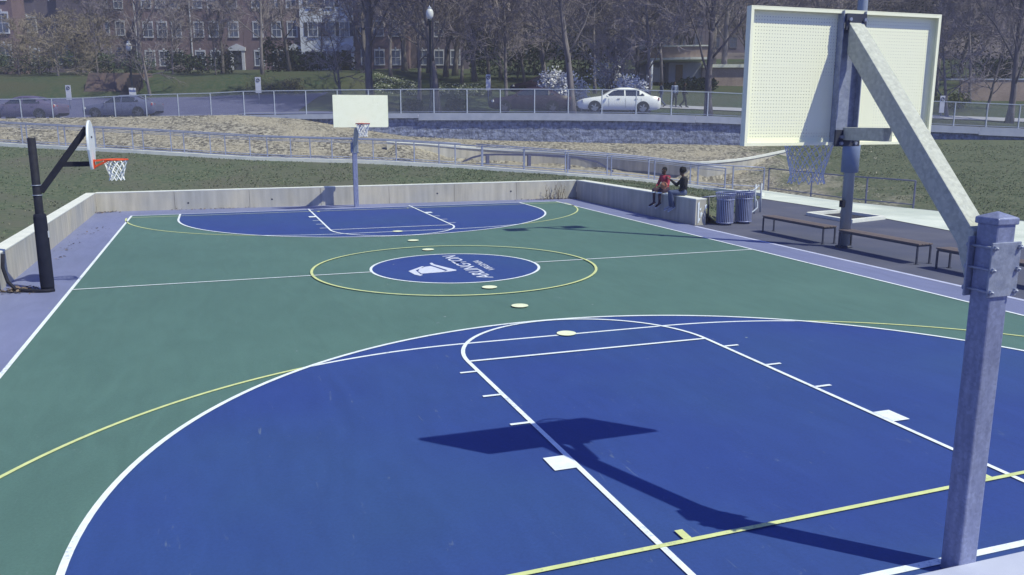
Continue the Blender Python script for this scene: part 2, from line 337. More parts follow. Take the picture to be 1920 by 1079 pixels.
# ------------------------------------------------------------------ ground and court
Z = 0
def sheet(name, poly, z, m_, kind='structure', th=None):
    mb = MB(); mb.add([(x, y, z) for x, y in poly], [tuple(range(len(poly)))])
    return mb.build(name, m_, kind=kind)
mb = MB(); mb.grid([[(x, y, -.06) for x in (-600, 600)] for y in (-300, 30)]); mb.build('ground', HILLM, kind='structure')
L_, W_ = 25.6, 7.49
sheet('asphalt', [(8.55, -30), (60, -30), (60, 25), (17, 25.6), (15.5, 26.3), (9.15, 19.6), (9.15, 17.45), (8.55, 17.45)], -.004, ASPH)
sheet('court_surround', [(-8.8, -.72), (8.6, -.72), (8.6, 27.4), (-8.8, 27.4)], 0, LAV)
sheet('court_surround_edge', [(8.50, -.42), (8.62, -.42), (8.62, 17.2), (8.50, 17.2)], .004, mat('edge_concrete', (.5, .53, .75), scale=5))
sheet('court_green', [(-W_, -.36), (W_, -.36), (W_, L_), (-W_, L_)], .004, GREEN)
def arcpts(cx, cy, r, a0, a1, n): return [(cx+r*math.cos(a0+(a1-a0)*i/n), cy+r*math.sin(a0+(a1-a0)*i/n)) for i in range(n+1)]
def mir(p): return (-p[0], L_-p[1])
R3 = 6.0
zone = [(R3, -.36)]+arcpts(0, 1.6, R3, 0, PI, 96)+[(-R3, -.36)]
zone2 = [(R3, 0)]+arcpts(0, 1.6, R3, 0, PI, 96)+[(-R3, 0)]
sheet('court_blue_near', zone, .008, BLUE); sheet('court_blue_far', [mir(p) for p in zone2], .008, BLUE)
CC = (-.04, 12.78)
sheet('court_blue_centre', arcpts(*CC, 1.80, 0, 2*PI, 96)[:-1], .008, BLUE)
def stroke(mb, pts, wd, z, closed=False):
    n = len(pts); vs = []
    for i, p in enumerate(pts):
        a = pts[(i-1) % n] if closed or i > 0 else p; b = pts[(i+1) % n] if closed or i < n-1 else p
        d = Vector((b[0]-a[0], b[1]-a[1], 0)).normalized(); q = Vector((-d.y, d.x, 0))*wd/2
        vs += [Vector((p[0], p[1], z))+q, Vector((p[0], p[1], z))-q]
    fs = [(2*i+1, 2*((i+1) % n)+1, 2*((i+1) % n), 2*i) for i in range(n if closed else n-1)]
    mb.add(vs, fs)
def inzone(p):
    for q in (p, mir(p)):
        if q[1] <= 1.6 and abs(q[0]) <= R3 or math.hypot(q[0], q[1]-1.6) <= R3: return True
    return False
wl = MB(); yl = MB(); z1, z2, z3, z4, z5 = .012, .014, .016, .018, .020
both = lambda pts: (pts, [mir(p) for p in pts])
for sgn in (-1, 1): stroke(wl, [(sgn*W_, -.24), (sgn*W_, L_)], .06, z1)
stroke(wl, [(-W_, -.26), (W_, -.26)], .07, z2); stroke(wl, [(-W_, L_), (W_, L_)], .05, z2)
stroke(wl, [(-W_, CC[1]), (CC[0]-1.80, CC[1])], .05, z2); stroke(wl, [(CC[0]+1.80, CC[1]), (W_, CC[1])], .05, z2)
stroke(wl, arcpts(*CC, 1.80, 0, 2*PI, 96)[:-1], .055, z1, True)
for q in both([(R3, 0.0), (R3, 1.6)]+arcpts(0, 1.6, R3, 0, PI, 96)[1:-1]+[(-R3, 1.6), (-R3, .0)]): stroke(wl, q, .06, z3)
LX, FY = 1.80, 5.77
for q in both([(-LX, -.23), (-LX, FY)]+arcpts(0, FY, LX, PI, 0, 40)[1:-1]+[(LX, FY), (LX, -.23)]): stroke(wl, q, .055, z4)
for q in both([(-LX+.03, FY), (LX-.03, FY)]): stroke(wl, q, .055, z5)
for s in (-1, 1):
    for y in (3.378, 4.343, 5.309):
        for q in both([(s*1.825, y), (s*2.04, y)]): stroke(wl, q, .05, z5)
    for q in both([(s*1.825, 2.285), (s*2.04, 2.285)]): stroke(wl, q, .305, z5)
# five-a-side arcs: white where they cross the blue, yellow outside it
full = [(1.58+6.0*math.cos(t), .67+6.0*math.sin(t)) for t in [PI/2*i/60 for i in range(61)]]
full += [(x*1.0, 6.67) for x in (1.2, .8, .4, 0, -.4, -.8, -1.2)]
full += [(-1.58+6.0*math.cos(t), .67+6.0*math.sin(t)) for t in [PI/2+PI/2*i/60 for i in range(61)]]
for arc in both(full):
    run = [arc[0]]; st = inzone(arc[0])
    for p in arc[1:]:
        run.append(p)
        if inzone(p) != st:
            stroke(wl if st else yl, run, .05, z1); run = [p]; st = inzone(p)
    if len(run) > 1: stroke(wl if st else yl, run, .05, z1)
stroke(yl, [(-W_+.03, .43), (W_-.03, .86)], .05, .0215); stroke(yl, [(-W_+.03, L_-.66), (W_-.03, L_-.66)], .05, .0215)
for s in (-1, 1):
    for q in both([(s*1.56, .66+s*.045), (s*1.56, .81+s*.045)]): stroke(yl, q, .07, .0235)
stroke(yl, arcpts(*CC, 3.02, 0, 2*PI, 128)[:-1], .055, .0255, True)
wl.build('court_lines', WHITE, kind='structure'); yl.build('court_yellow_lines', YELLOW, kind='structure')
dots = MB()
for x, y in ((-.01, 6.69), (-.03, 8.69), (-.03, 10.39), (-.03, 15.3), (-.03, 16.95), (-.05, 18.85)):
    dots.add([(px, py, .0275) for px, py in arcpts(x, y, .145, 0, 2*PI, 28)[:-1]], [tuple(range(28))])
dots.build('court_spots', CREAM, kind='structure')
# county emblem in the centre circle, lettering runs away from the camera with its top to the left
def text_mesh(name, s, size, loc, rz, m_, z, parent=None, sx=1, bold=.0, sp=1.0):
    cu = bpy.data.curves.new(name+'_font', 'FONT'); cu.body = s; cu.size = size; cu.align_x = 'CENTER'; cu.offset = bold; cu.space_character = sp
    o = bpy.data.objects.new('tmp', cu); COL.objects.link(o)
    dg = bpy.context.evaluated_depsgraph_get(); me = bpy.data.meshes.new_from_object(o.evaluated_get(dg))
    bpy.data.objects.remove(o); me.name = name; me.materials.clear(); me.materials.append(m_)
    M = Matrix.Translation((loc[0], loc[1], z)) @ Matrix.Rotation(rz, 4, 'Z') @ Matrix.Diagonal((sx, 1, 1, 1))
    me.transform(M); o = bpy.data.objects.new(name, me); COL.objects.link(o)
    if parent: o.parent = parent
    return o
LOGO = mat('logo_paint', (.66, .7, .86), (.58, .62, .78), scale=12, rough=.6)
o = text_mesh('lettering', 'ARLINGTON', .44, (.36, 12.84), PI/2, LOGO, .0125, sx=1.17, bold=.006)
tag(o, 'large white word ARLINGTON painted across the blue centre circle', 'lettering')
o = text_mesh('lettering', 'VIRGINIA', .235, (.68, 12.80), PI/2, LOGO, .0125, sx=1.3, bold=.003)
tag(o, 'small white word VIRGINIA painted beside the larger word in the centre circle', 'lettering')
lg = MB()
def pxpoly(pts, z=.0125): 
    P = [gnd(740+x*.11458, 465+y*.11458) for x, y in pts]
    lg.add([(p.x, p.y, z) for p in P], [tuple(range(len(P)))])
pxpoly([(225, 392), (450, 310), (490, 322), (345, 378), (420, 440), (465, 452), (420, 468), (330, 448)])
pxpoly([(400, 365), (455, 325), (590, 308), (640, 322), (850, 392), (760, 408), (440, 432), (385, 395)])
pxpoly([(570, 262), (610, 252), (650, 280), (1010, 370), (1010, 382), (860, 402), (770, 408), (870, 376), (600, 290)])
lg.build('emblem', LOGO, label='white county emblem with a gabled house shape painted in centre circle', cat='emblem')

# ------------------------------------------------------------------ court walls
def wall_path(name, line, th, zt, side, label, joints=2.45, cope=True):
    """poured concrete wall, panels with joints; line = inner face points, zt(i) top height, side=+1 thickness to the left of travel"""
    root = empty(name, (line[0][0], line[0][1], 0), label=label, cat='wall')
    M0 = Matrix.Translation((-line[0][0], -line[0][1], 0))
    body = MB(); cp = MB()
    for (a, b), (za, zb) in zip(zip(line, line[1:]), zip(zt, zt[1:])):
        a = Vector((*a, 0)); b = Vector((*b, 0)); d = (b-a).normalized(); q = Vector((-d.y, d.x, 0))*th*side; n = max(1, round((b-a).length/joints)); g = .012
        for i in range(n):
            p0 = a+(b-a)*(i/n)+d*g/2; p1 = a+(b-a)*((i+1)/n)-d*g/2
            h0 = za+(zb-za)*i/n-.035; h1 = za+(zb-za)*(i+1)/n-.035
            vs = [p0+Vector((0,0,-.05)), p1+Vector((0,0,-.05)), p1+q+Vector((0,0,-.05)), p0+q+Vector((0,0,-.05)), p0+Vector((0,0,h0)), p1+Vector((0,0,h1)), p1+q+Vector((0,0,h1)), p0+q+Vector((0,0,h0))]
            body.add([M0 @ v for v in vs], [(0,3,2,1),(4,5,6,7),(0,1,5,4),(1,2,6,5),(2,3,7,6),(3,0,4,7)])
        # back filler behind the joint gaps
        body.add([M0 @ v for v in (a+q*.15+Vector((0,0,-.05)), b+q*.15+Vector((0,0,-.05)), b+q*.15+Vector((0,0,zb-.05)), a+q*.15+Vector((0,0,za-.05)))], [(0,1,2,3)])
        e = q*.02
        vs = [a-e+Vector((0,0,za-.035)), b-e+Vector((0,0,zb-.035)), b+q+e+Vector((0,0,zb-.035)), a+q+e+Vector((0,0,za-.035)), a-e+Vector((0,0,za)), b-e+Vector((0,0,zb)), b+q+e+Vector((0,0,zb)), a+q+e+Vector((0,0,za))]
        cp.add([M0 @ v for v in vs], [(0,3,2,1),(4,5,6,7),(0,1,5,4),(1,2,6,5),(2,3,7,6),(3,0,4,7)])
    body.build('wall_face', CONC, root); cp.build('coping', COPE, root, bevel=.008)
    return root
BWL = (-8.72, 27.32); BWR = (8.80, 26.62)
bw = wall_path('concrete_wall', [BWL, BWR], .22, [.66, .72], 1, 'long sunlit concrete wall behind the far basket')
wall_path('concrete_wall', [(-8.72, -8), BWL], .28, [.72, .66], 1, 'concrete wall along the left side behind the black post', joints=6)
rw = wall_path('concrete_wall', [BWR, (8.74, 17.52)], .36, [.72, .78], 1, 'shaded concrete wall the two boys sit on', joints=9.2)
# worn white paint on the end of the right wall
pm = MB(); 
for x0, z0_, x1, z1_ in ((.0, .03, .035, .7), (.04, .10, .08, .22), (.09, .22, .13, .40), (.06, .42, .1, .52), (.24, .45, .29, .62), (.14, .3, .17, .36)):
    pm.add([(x0+.02, -9.106, z0_), (x1+.02, -9.106, z0_+.03), (x1+.03, -9.106, z1_), (x0+.01, -9.106, z1_-.04)], [(0,1,2,3)])
pm.build('worn_paint', WHITE, rw)
# tie holes in the back wall
th_ = MB()
for u_, v_ in ((353, 381), (510, 374), (820, 363), (958, 359)):
    r = ray(u_, v_); p = CAM + r*((27.0-CY)/r.y); y_ = BWL[1]+(BWR[1]-BWL[1])*(p.x-BWL[0])/(BWR[0]-BWL[0])
    p = CAM + r*((y_-CY)/r.y); p = p-Vector((BWL[0], BWL[1]+.004, 0))
    th_.add([(p.x+.035*math.cos(a), p.y, p.z+.03*math.sin(a)) for a in [2*PI*i/10 for i in range(10)]], [tuple(range(10))])
th_.build('tie_holes', STICKER, bw)
# low kerb wall under the camera
mb = MB(); mb.prism([(-3.0, -1.6), (9, -1.6), (9, -.46), (-3.0, -.46)], -.03, .10)
mb.build('low_wall', mat('kerb_top', (.42, .45, .62), (.5, .53, .68), scale=2, rough=.85, bump=.1), bevel=.012, label='low pale concrete kerb wall in the near right corner', cat='wall')

# ------------------------------------------------------------------ slopes, ramp and banks
NEAR = [(-700, 262, 42), (-300, 264, 40.5), (-60, 269, 38.8), (3, 273, 38.5), (267, 287, 37.5), (480, 300, 37), (711, 306, 37), (880, 316, 36.8), (1080, 331, 36), (1182, 338, 36.2), (1230, 343, 36.2), (1337, 357, 36.2)]
def sm_line(tab, us):
    out = []
    for u in us:
        v = lerp_tab([(a, b) for a, b, c in tab], u); d = lerp_tab([(a, c) for a, b, c in tab], u); out.append(pt(u, v, d))
    return out
US = list(range(-700, 2301, 20))
near = sm_line(NEAR+[(1431, 367, 34.6)], [u for u in US if u <= 1420]+[1431])
near = [Vector((p.x, p.y, max(p.z, .01))) for p in near]
for _ in range(3): near = [near[0]]+[(a+b*2+c)/4 for a, b, c in zip(near, near[1:], near[2:])]+[near[-1]]
WID = HZ*1.75
far = [p+WID for p in near]
mb = MB(); mb.grid([[p+Vector((0,0,.01)) for p in near], [p+Vector((0,0,.01)) for p in far]]); mb.build('ramp_path', PAVE, kind='structure')
kb = MB()
for a, b in zip(near, near[1:]): kb.bar(a+Vector((0,0,.03)), b+Vector((0,0,.03)), .22, .16)
kb.build('ramp_kerb', COPE, kind='structure')
# paving along the plaza
plaza = [(1431, 373), (1580, 395), (1778, 432), (1917, 462), (2100, 520), (2150, 450), (1917, 415), (1747, 395), (1580, 378), (1431, 357), (1385, 352), (1345, 357)]
mb = MB(); mb.add([gnd(u, v, .012) for u, v in plaza], [tuple(range(len(plaza)))]); mb.build('plaza_paving', PAVE, kind='structure')
# tree pit frame
tp = MB(); cs = [gnd(1515, 404), gnd(1576, 399.5), gnd(1656, 411), gnd(1594, 418)]
for i in range(4): tp.bar(cs[i]+Vector((0,0,.04)), cs[(i+1) % 4]+Vector((0,0,.04)), .16, .12)
tp.build('planter_frame', COPE, label='empty pale square tree pit kerb on the asphalt', cat='planter')
mb = MB(); mb.add([p+Vector((0,0,.006)) for p in cs], [(0,1,2,3)]); mb.build('planter_soil', mat('soil', (.045, .045, .065), rough=1), kind='structure')

# grass behind the walls
Wl = [(-9.0, -30, .7), (-9.0, 5, .7), (-9.0, 15, .67), (-8.98, 22, .64), (-8.98, 27.5, .63), (-5, 27.38, .64), (-2, 27.26, .65), (1, 27.15, .66), (4, 27.02, .67), (7, 26.9, .68), (9.0, 26.85, .68), (9.08, 24, .70), (9.1, 21, .70), (9.12, 18.1, .52), (9.45, 17.5, .02)]
Rl = [(-60, -30, 4), (-50, 10, 3.6), (-34, 34, 2.7), (-22, 41, 2.2), near[31], near[40], near[48], near[58], near[68], near[78], near[86], near[94], near[98], near[103], near[-1]]
rows = []
for k in range(13):
    t = k/12; row = []
    for a, b in zip(Wl, Rl):
        p = Vector(a).lerp(Vector(b), t); 
        row.append(p)
    # densify
    dn = []
    for p, q in zip(row, row[1:]):
        for j in range(6): dn.append(p.lerp(q, j/6))
    dn.append(row[-1]); rows.append(dn)
for i, r in enumerate(rows):
    for p in r:
        if 0 < i < 12: p.z += noise.noise(p*.5)*.03
        if i == 12: p.z -= .03
mb = MB(); mb.grid(rows); mb.build('grass', GRASS, kind='structure')

# bank above the ramp: rows A (path edge) B (foot of curved wall) C (behind its top) D (foot of the street wall)
A_R = [(1431, 357), (1580, 378), (1747, 395), (1917, 415), (2300, 470)]
WALLT = [(725, 263, 41.0), (780, 267, 41.8), (840, 272, 42.6), (900, 277, 43), (1000, 282, 43.2), (1100, 288, 42.8), (1180, 295, 42), (1250, 301, 41), (1300, 305, 40.3), (1350, 302, 40.6), (1400, 297, 41.3), (1440, 289, 42.2), (1478, 281, 43)]
UPPER = [(-700, 226, 45.6), (0, 223, 45.6), (200, 220, 45.6), (440, 216, 45.6), (560, 223, 45.6), (640, 237, 45.6), (700, 247, 45.6), (760, 256, 45.6), (900, 263, 45.6), (1100, 268, 45.6), (1390, 273, 45.6), (1500, 273, 45.6), (1640, 268, 45.6), (1745, 262, 45.6), (1917, 263, 45.6), (2300, 270, 45.6)]
MT = lambda u: lerp_tab([(a, b) for a, b, c in WALLT], u)
def tri(tab, u): return pt(u, lerp_tab([(a, b) for a, b, c in tab], u), lerp_tab([(a, c) for a, b, c in tab], u))
def farpt(u):
    if u <= 1337:
        x = (u+700)/20; i = min(int(x), len(far)-2); return far[i].lerp(far[i+1], min(1, x-i))
    if u >= 1431: 
        return gnd(u, lerp_tab(A_R, u))
    a = farpt(1337); b = gnd(1431, 357); return a.lerp(b, (u-1337)/94)
bankA = []; bankB = []; bankC = []; bankD = []
for u in US:
    a = farpt(u); d = tri(UPPER, u); bankA.append(a-Vector((0,0,.02))); bankD.append(d)
    if 725 < u < 1478:
        t = tri(WALLT, u); c = t+HZ*.22-Vector((0,0,.06))
        k = min(1, max(0, (u-725)/160)) * min(1, max(0, (1478-u)/170))
        k = k*k*(3-2*k)
        b = t-HZ*.05; b.z = (a.z-.02)*k + (t.z-.1)*(1-k)
    else:
        b = a.lerp(d, .5); b.z += .12 if u < 725 else -.1; c = a.lerp(d, .62); c.z += .14 if u < 725 else -.08
    bankB.append(b); bankC.append(c)
def rowsbetween(P, Q, n, bulge, inc_last=False):
    out = []
    for k in range(n+(1 if inc_last else 0)):
        t = k/n; row = []
        for p, q in zip(P, Q):
            x = p.lerp(q, t); x = x+Vector((0,0,bulge*math.sin(PI*t)))
            if 0 < t < 1: x.z += noise.noise(x*.9)*.07+noise.noise(x*3.1)*.03
            row.append(x)
        out.append(row)
    return out
grows = rowsbetween(bankA, bankB, 10, 0)+rowsbetween(bankB, bankC, 1, 0)+rowsbetween(bankC, bankD, 8, .0, True)
def bank_mat():
    # straw mulch on the left, ragged turf on the right of the tree pit: a real planting edge
    M = mat('bank_mulch', (.13, .122, .118), (.38, .355, .31), scale=5.0, detail=14, lo=.42, hi=.58, rough=.97, spec=.1, bump=.9, bscale=8, dist=.08, c3=(.34, .31, .26), s3=.5)
    t = M.node_tree; N = t.nodes; L = t.links; b = N['Principled BSDF']; col = b.inputs['Base Color'].links[0].from_socket
    tc = N.new('ShaderNodeTexCoord')
    dp = N.new('ShaderNodeVectorMath'); dp.operation = 'DOT_PRODUCT'; dp.inputs[1].default_value = RT; L.new(tc.outputs['Object'], dp.inputs[0])
    n = N.new('ShaderNodeTexNoise'); n.inputs['Scale'].default_value = .6; n.inputs['Detail'].default_value = 10; L.new(tc.outputs['Object'], n.inputs['Vector'])
    ma = N.new('ShaderNodeMath'); ma.operation = 'MULTIPLY_ADD'; ma.inputs[1].default_value = 9; L.new(n.outputs[0], ma.inputs[0]); L.new(dp.outputs['Value'], ma.inputs[2])
    mr = N.new('ShaderNodeMapRange'); s0 = CAM.dot(RT)+13.0+4.5; mr.inputs[1].default_value = s0-1.6; mr.inputs[2].default_value = s0+1.6; L.new(ma.outputs[0], mr.inputs[0])
    n2 = N.new('ShaderNodeTexNoise'); n2.inputs['Scale'].default_value = 7; n2.inputs['Detail'].default_value = 9; L.new(tc.outputs['Object'], n2.inputs['Vector'])
    m2 = N.new('ShaderNodeMapRange'); m2.inputs[1].default_value = .35; m2.inputs[2].default_value = .65; L.new(n2.outputs[0], m2.inputs[0])
    g = N.new('ShaderNodeMix'); g.data_type = 'RGBA'; g.inputs[6].default_value = (.075, .10, .07, 1); g.inputs[7].default_value = (.13, .14, .10, 1); L.new(m2.outputs[0], g.inputs[0])
    x = N.new('ShaderNodeMix'); x.data_type = 'RGBA'; L.new(mr.outputs[0], x.inputs[0]); L.new(col, x.inputs[6]); L.new(g.outputs[2], x.inputs[7]); L.new(x.outputs[2], b.inputs['Base Color'])
    return M
BANK = bank_mat()
mb = MB(); mb.grid(grows); mb.build('bank', BANK, kind='structure')
# loose straw and wood chips lying on the bank
def straw():
    mb = MB(); r = random.Random(3)
    nU = len(US)
    for _ in range(15000):
        u = r.uniform(0, 110 if r.random() < .86 else 118); i = min(int(u), nU-2); k = r.uniform(0.3, len(grows)-1.2); j = int(k)
        u0 = US[i]
        if 860 < u0 < 1340 and j < 10: continue
        p = grows[j][i].lerp(grows[j][i+1], u-i).lerp(grows[j+1][i].lerp(grows[j+1][i+1], u-i), k-j)
        a = r.uniform(0, PI); l = r.uniform(.03, .075); h = r.uniform(.01, .07)
        d = Vector((math.cos(a), math.sin(a), r.uniform(-.2, .5)))*l; q = Vector((-math.sin(a), math.cos(a), .2))*r.uniform(.010, .022)
        c = p+Vector((0,0,h)); mb.add([c-d-q, c+d-q*.5, c+d+q, c-d+q*.6], [(0,1,2,3)], r.choice((0, 0, 1, 2)))
    return mb
straw().build('straw', [mat('straw_light', (.46, .43, .37), (.38, .35, .30), scale=5, rough=.95), mat('straw_dark', (.13, .12, .11), rough=.95), mat('straw_mid', (.33, .30, .25), rough=.95)], kind='stuff', label='loose pale straw mulch scattered over the bank', cat='mulch')

# uneven turf: short tufts standing out of both lawns
def tufts(grid, n, seed, j0, j1, i0, i1, keep=None):
    mb = MB(); r = random.Random(seed)
    for _ in range(n):
        i = r.uniform(i0, i1-1.01); k = r.uniform(j0, j1-1.01); a_, b_ = int(i), int(k)
        p = grid[b_][a_].lerp(grid[b_][a_+1], i-a_).lerp(grid[b_+1][a_].lerp(grid[b_+1][a_+1], i-a_), k-b_)
        if keep and not keep(p): continue
        if noise.noise(p*.8) < r.uniform(-.5, .35): continue
        s_ = r.uniform(.02, .05)
        for q in range(3):
            az = r.uniform(0, 2*PI); d = Vector((math.cos(az), math.sin(az), 0)); t_ = p+d*r.uniform(0, .03)
            mb.add([t_-d.cross(Vector((0,0,1)))*.016, t_+d.cross(Vector((0,0,1)))*.016, t_+d*s_*.7+Vector((0,0,s_))], [(0,1,2)], r.choice((0, 0, 1, 2)))
    return mb
TUFT = [mat('tuft_green', (.12, .165, .095), rough=.9), mat('tuft_dark', (.085, .12, .075), rough=.9), mat('tuft_dry', (.27, .26, .19), rough=.9)]
tufts(rows, 17000, 21, 0, 13, 12, len(rows[0])).build('grass_tufts', TUFT, kind='stuff', label='short uneven grass tufts on the lawn behind the court walls', cat='grass')
S13 = CAM.dot(RT)+14.5
tufts(grows, 13000, 22, 0, len(grows)-1, 108, 140, keep=lambda p: p.dot(RT)+noise.noise(p*.4)*2 > S13).build('grass_tufts', TUFT, kind='stuff', label='short uneven grass tufts on the bank right of the mulch', cat='grass')

# curved concrete wall
root = empty('curved_wall', tri(WALLT, 725).to_tuple(), label='low curved concrete retaining wall beside the ramp', cat='wall')
o0 = tri(WALLT, 725)
us = [725+i*(1478-725)/60 for i in range(61)]; top = [tri(WALLT, u) for u in us]
for _ in range(4): top = [top[0]]+[(a+b*2+c)/4 for a, b, c in zip(top, top[1:], top[2:])]+[top[-1]]
mb = MB(); dn = Vector((0,0,1))
mb.grid([[p-o0-Vector((0,0,1.7)) for p in top], [p-o0-Vector((0,0,.09)) for p in top], [p-o0-Vector((0,0,.09))+HZ*.3 for p in top], [p-o0-Vector((0,0,1.7))+HZ*.3 for p in top]], smooth=False)
mb.build('wall_face', CONC, root)
mb = MB(); f0 = -HZ*.05; f1 = HZ*.35
mb.grid([[p-o0-dn*.09+f0 for p in top], [p-o0+f0 for p in top], [p-o0+f1 for p in top], [p-o0-dn*.09+f1 for p in top], [p-o0-dn*.09+f0 for p in top]], smooth=False)
mb.add([top[-1]-o0-dn*.09+f0, top[-1]-o0+f0, top[-1]-o0+f1, top[-1]-o0-dn*.09+f1], [(0,1,2,3)])
mb.build('coping', COPE, root)

# ------------------------------------------------------------------ street level terrain
FENCE_V = [(-900, 192), (-300, 189), (0, 187), (159, 184), (276, 178), (397, 175), (460, 171.5), (634, 169), (814, 167.5), (1002, 167.5), (1192, 169), (1326, 173), (1390, 176), (1560, 183), (1745, 190), (1917, 197), (2300, 213), (2900, 235)]
DF = 46.0
def zf(u): return pt(u, lerp_tab(FENCE_V, u), DF).z-1.27
def s46(s): return 960+F_PX*s/DF*.98
GP = [(46, 0), (57, .05), (62, .75), (66, 1.45), (70, 1.95), (85, 3.7), (100, 5.0), (130, 8.5), (170, 19), (260, 42), (500, 80)]
GPL = [(46, 0), (56, .2), (62, 1.25), (66, 1.7), (67, 2.6), (70, 3.4), (78, 4.1), (85, 4.4), (100, 5.2), (130, 8.5), (170, 19), (260, 42), (500, 80)]
def tz(s, d):
    base = zf(min(2300, max(-900, s46(s))))
    k = min(1, max(0, (-8-s)/5)); g = lerp_tab(GP, d)*(1-k)+lerp_tab(GPL, d)*k
    return base*(1-min(1, max(0, (d-60)/60)))+3.2*min(1, max(0, (d-60)/60))+g
def tgrid(s0, s1, d0, d1, ns, nd, dz=0, nz=0, dfun=None):
    rows = []
    for j in range(nd+1):
        d = d0+(d1-d0)*j/nd; row = []
        for i in range(ns+1):
            s = s0+(s1-s0)*i/ns; p = sdp(s, d); p.z = tz(s, d)+dz+(noise.noise(p*.25)*nz); row.append(p)
        rows.append(row)
    return rows
def gline(s): return s
mb = MB(); mb.grid(tgrid(-160, 160, 46.1, 130, 130, 70)); mb.build('hillside_lawn', LAWN, kind='structure')
mb = MB(); mb.grid(tgrid(-300, 300, 128, 420, 60, 30, -.02, 1.2)); mb.build('wooded_hill', HILLM, kind='structure')
mb = MB(); mb.grid(tgrid(-160, 160, 46.3, 48.0, 130, 2, .13)); mb.grid(tgrid(-160, 160, 48.0, 48.0001, 130, 1, .07)); mb.build('pavement', mat('pavement_concrete', (.30, .31, .38), (.36, .37, .43), scale=.8, rough=.9), kind='structure')
mb = MB(); mb.grid(tgrid(-160, 160, 48.0, 56.5, 130, 8, .03)); mb.build('road', ROADM, kind='structure')
mb = MB(); mb.grid(tgrid(-160, -14, 56.4, 66.2, 60, 10, .04)); mb.build('side_road', ROADM, kind='structure')
mb = MB(); mb.grid(tgrid(4, 60, 60.5, 62.2, 30, 2, .06)); mb.build('footpath', mat('pavement_concrete', (.3, .31, .38)), kind='structure')

# street retaining wall: stone face, concrete cap (thicker steps), fence on top
def linepts(u0, u1, n): return [u0+(u1-u0)*i/n for i in range(n+1)]
def wl_pt(u, z, off=0):
    p = pt(u, 220, DF+off); return Vector((p.x, p.y, z))
o0 = wl_pt(500, 0); root = empty('stone_wall', o0.to_tuple(), label='grey split stone retaining wall with concrete cap below the street', cat='wall')
mb = MB(); uu = linepts(420, 2290, 150)
rowsw = []
for k in range(9):
    row = []
    for i, u in enumerate(uu):
        zt = zf(u)-.2; zb = tri(UPPER, u).z-.25; p = wl_pt(u, zb+(zt-zb)*k/8, -.33); p = p+HZ*(-.04*abs(noise.noise(Vector((u*.05, k*1.7, 0))))*2) ; row.append(p-o0)
    rowsw.append(row)
mb.grid(rowsw, smooth=False); mb.build('stone_face', STONE, root)
def cap_seg(mb, u0, u1, th):
    n = max(2, int((u1-u0)/30)); q = linepts(u0, u1, n)
    a = [wl_pt(u, zf(u)+.03, -.5)-o0 for u in q]; b = [wl_pt(u, zf(u)+.03, .3)-o0 for u in q]; t = Vector((0,0,th))
    mb.grid([[p-t for p in a], a, b, [p-t for p in b], [p-t for p in a]], smooth=False)
    for i in (0, -1): mb.add([a[i]-t, a[i], b[i], b[i]-t], [(0,1,2,3)])
mb = MB(); cap_seg(mb, 400, 784, .26); cap_seg(mb, 784.5, 1304, .38); 
cap_seg(mb, 1304.5, 1838, .36); cap_seg(mb, 1838.5, 2290, .42)
mb.build('cap', CAPC, root)
root = empty('concrete_kerb', wl_pt(-600, 0).to_tuple(), label='low concrete kerb under the left half of the street fence', cat='kerb'); oo = wl_pt(-600, 0)
mb = MB(); q = linepts(-900, 399, 40); a = [wl_pt(u, zf(u)+.02, -.15)-oo for u in q]; b = [wl_pt(u, zf(u)+.02, .25)-oo for u in q]; t = Vector((0,0,.5))
mb.grid([[p-t for p in a], a, b, [p-t for p in b]], smooth=False); mb.build('kerb_stone', CAPC, root)

# fence: posts, rails and wire panels
posts_u = [-700+59*i for i in range(12)]+[-18, 41, 100, 159, 217, 276, 336, 397, 459, 516, 575, 634, 692, 752, 814, 876, 938, 1002, 1065, 1128, 1192, 1258, 1326, 1392, 1460, 1528, 1597, 1665, 1728, 1789, 1850, 1911, 1975, 2040, 2105, 2170]
o0 = wl_pt(posts_u[0], 0)
root = empty('street_fence', o0.to_tuple(), label='long pale metal and wire mesh fence along the street edge', cat='fence')
tops = [wl_pt(u, zf(u)+1.27)-o0 for u in posts_u]
for i, (u, p) in enumerate(zip(posts_u, tops)):
    mb = MB(); mb.bar(p-Vector((0,0,1.30)), p, .05, .05); mb.box((p.x-.07, p.y-.07, p.z-1.25), (p.x+.07, p.y+.07, p.z-1.235)); mb.build('post', RAILL, root)
mb = MB()
for a, b in zip(tops, tops[1:]):
    mb.bar(a, b, .05, .045)
mb.build('top_rail', RAILL, root)
WIREM = mat('fence_wire', (.26, .29, .42), (.3, .33, .46), scale=10, rough=.6)
for a, b in zip(tops, tops[1:]):
    mb = MB(); d = b-a
    mb.bar(a-Vector((0,0,1.18)), b-Vector((0,0,1.18)), .03, .03)
    n = 30
    for k in range(1, n):
        p = a+d*k/n; mb.tube([p-Vector((0,0,1.18)), p], .0027, 3, cap=False, smooth=False)
    for k in range(1, 26):
        t = Vector((0,0,1.18*k/26)); mb.tube([a-t, b-t], .0027, 3, cap=False, smooth=False)
    mb.build('mesh_panel', WIREM, root)

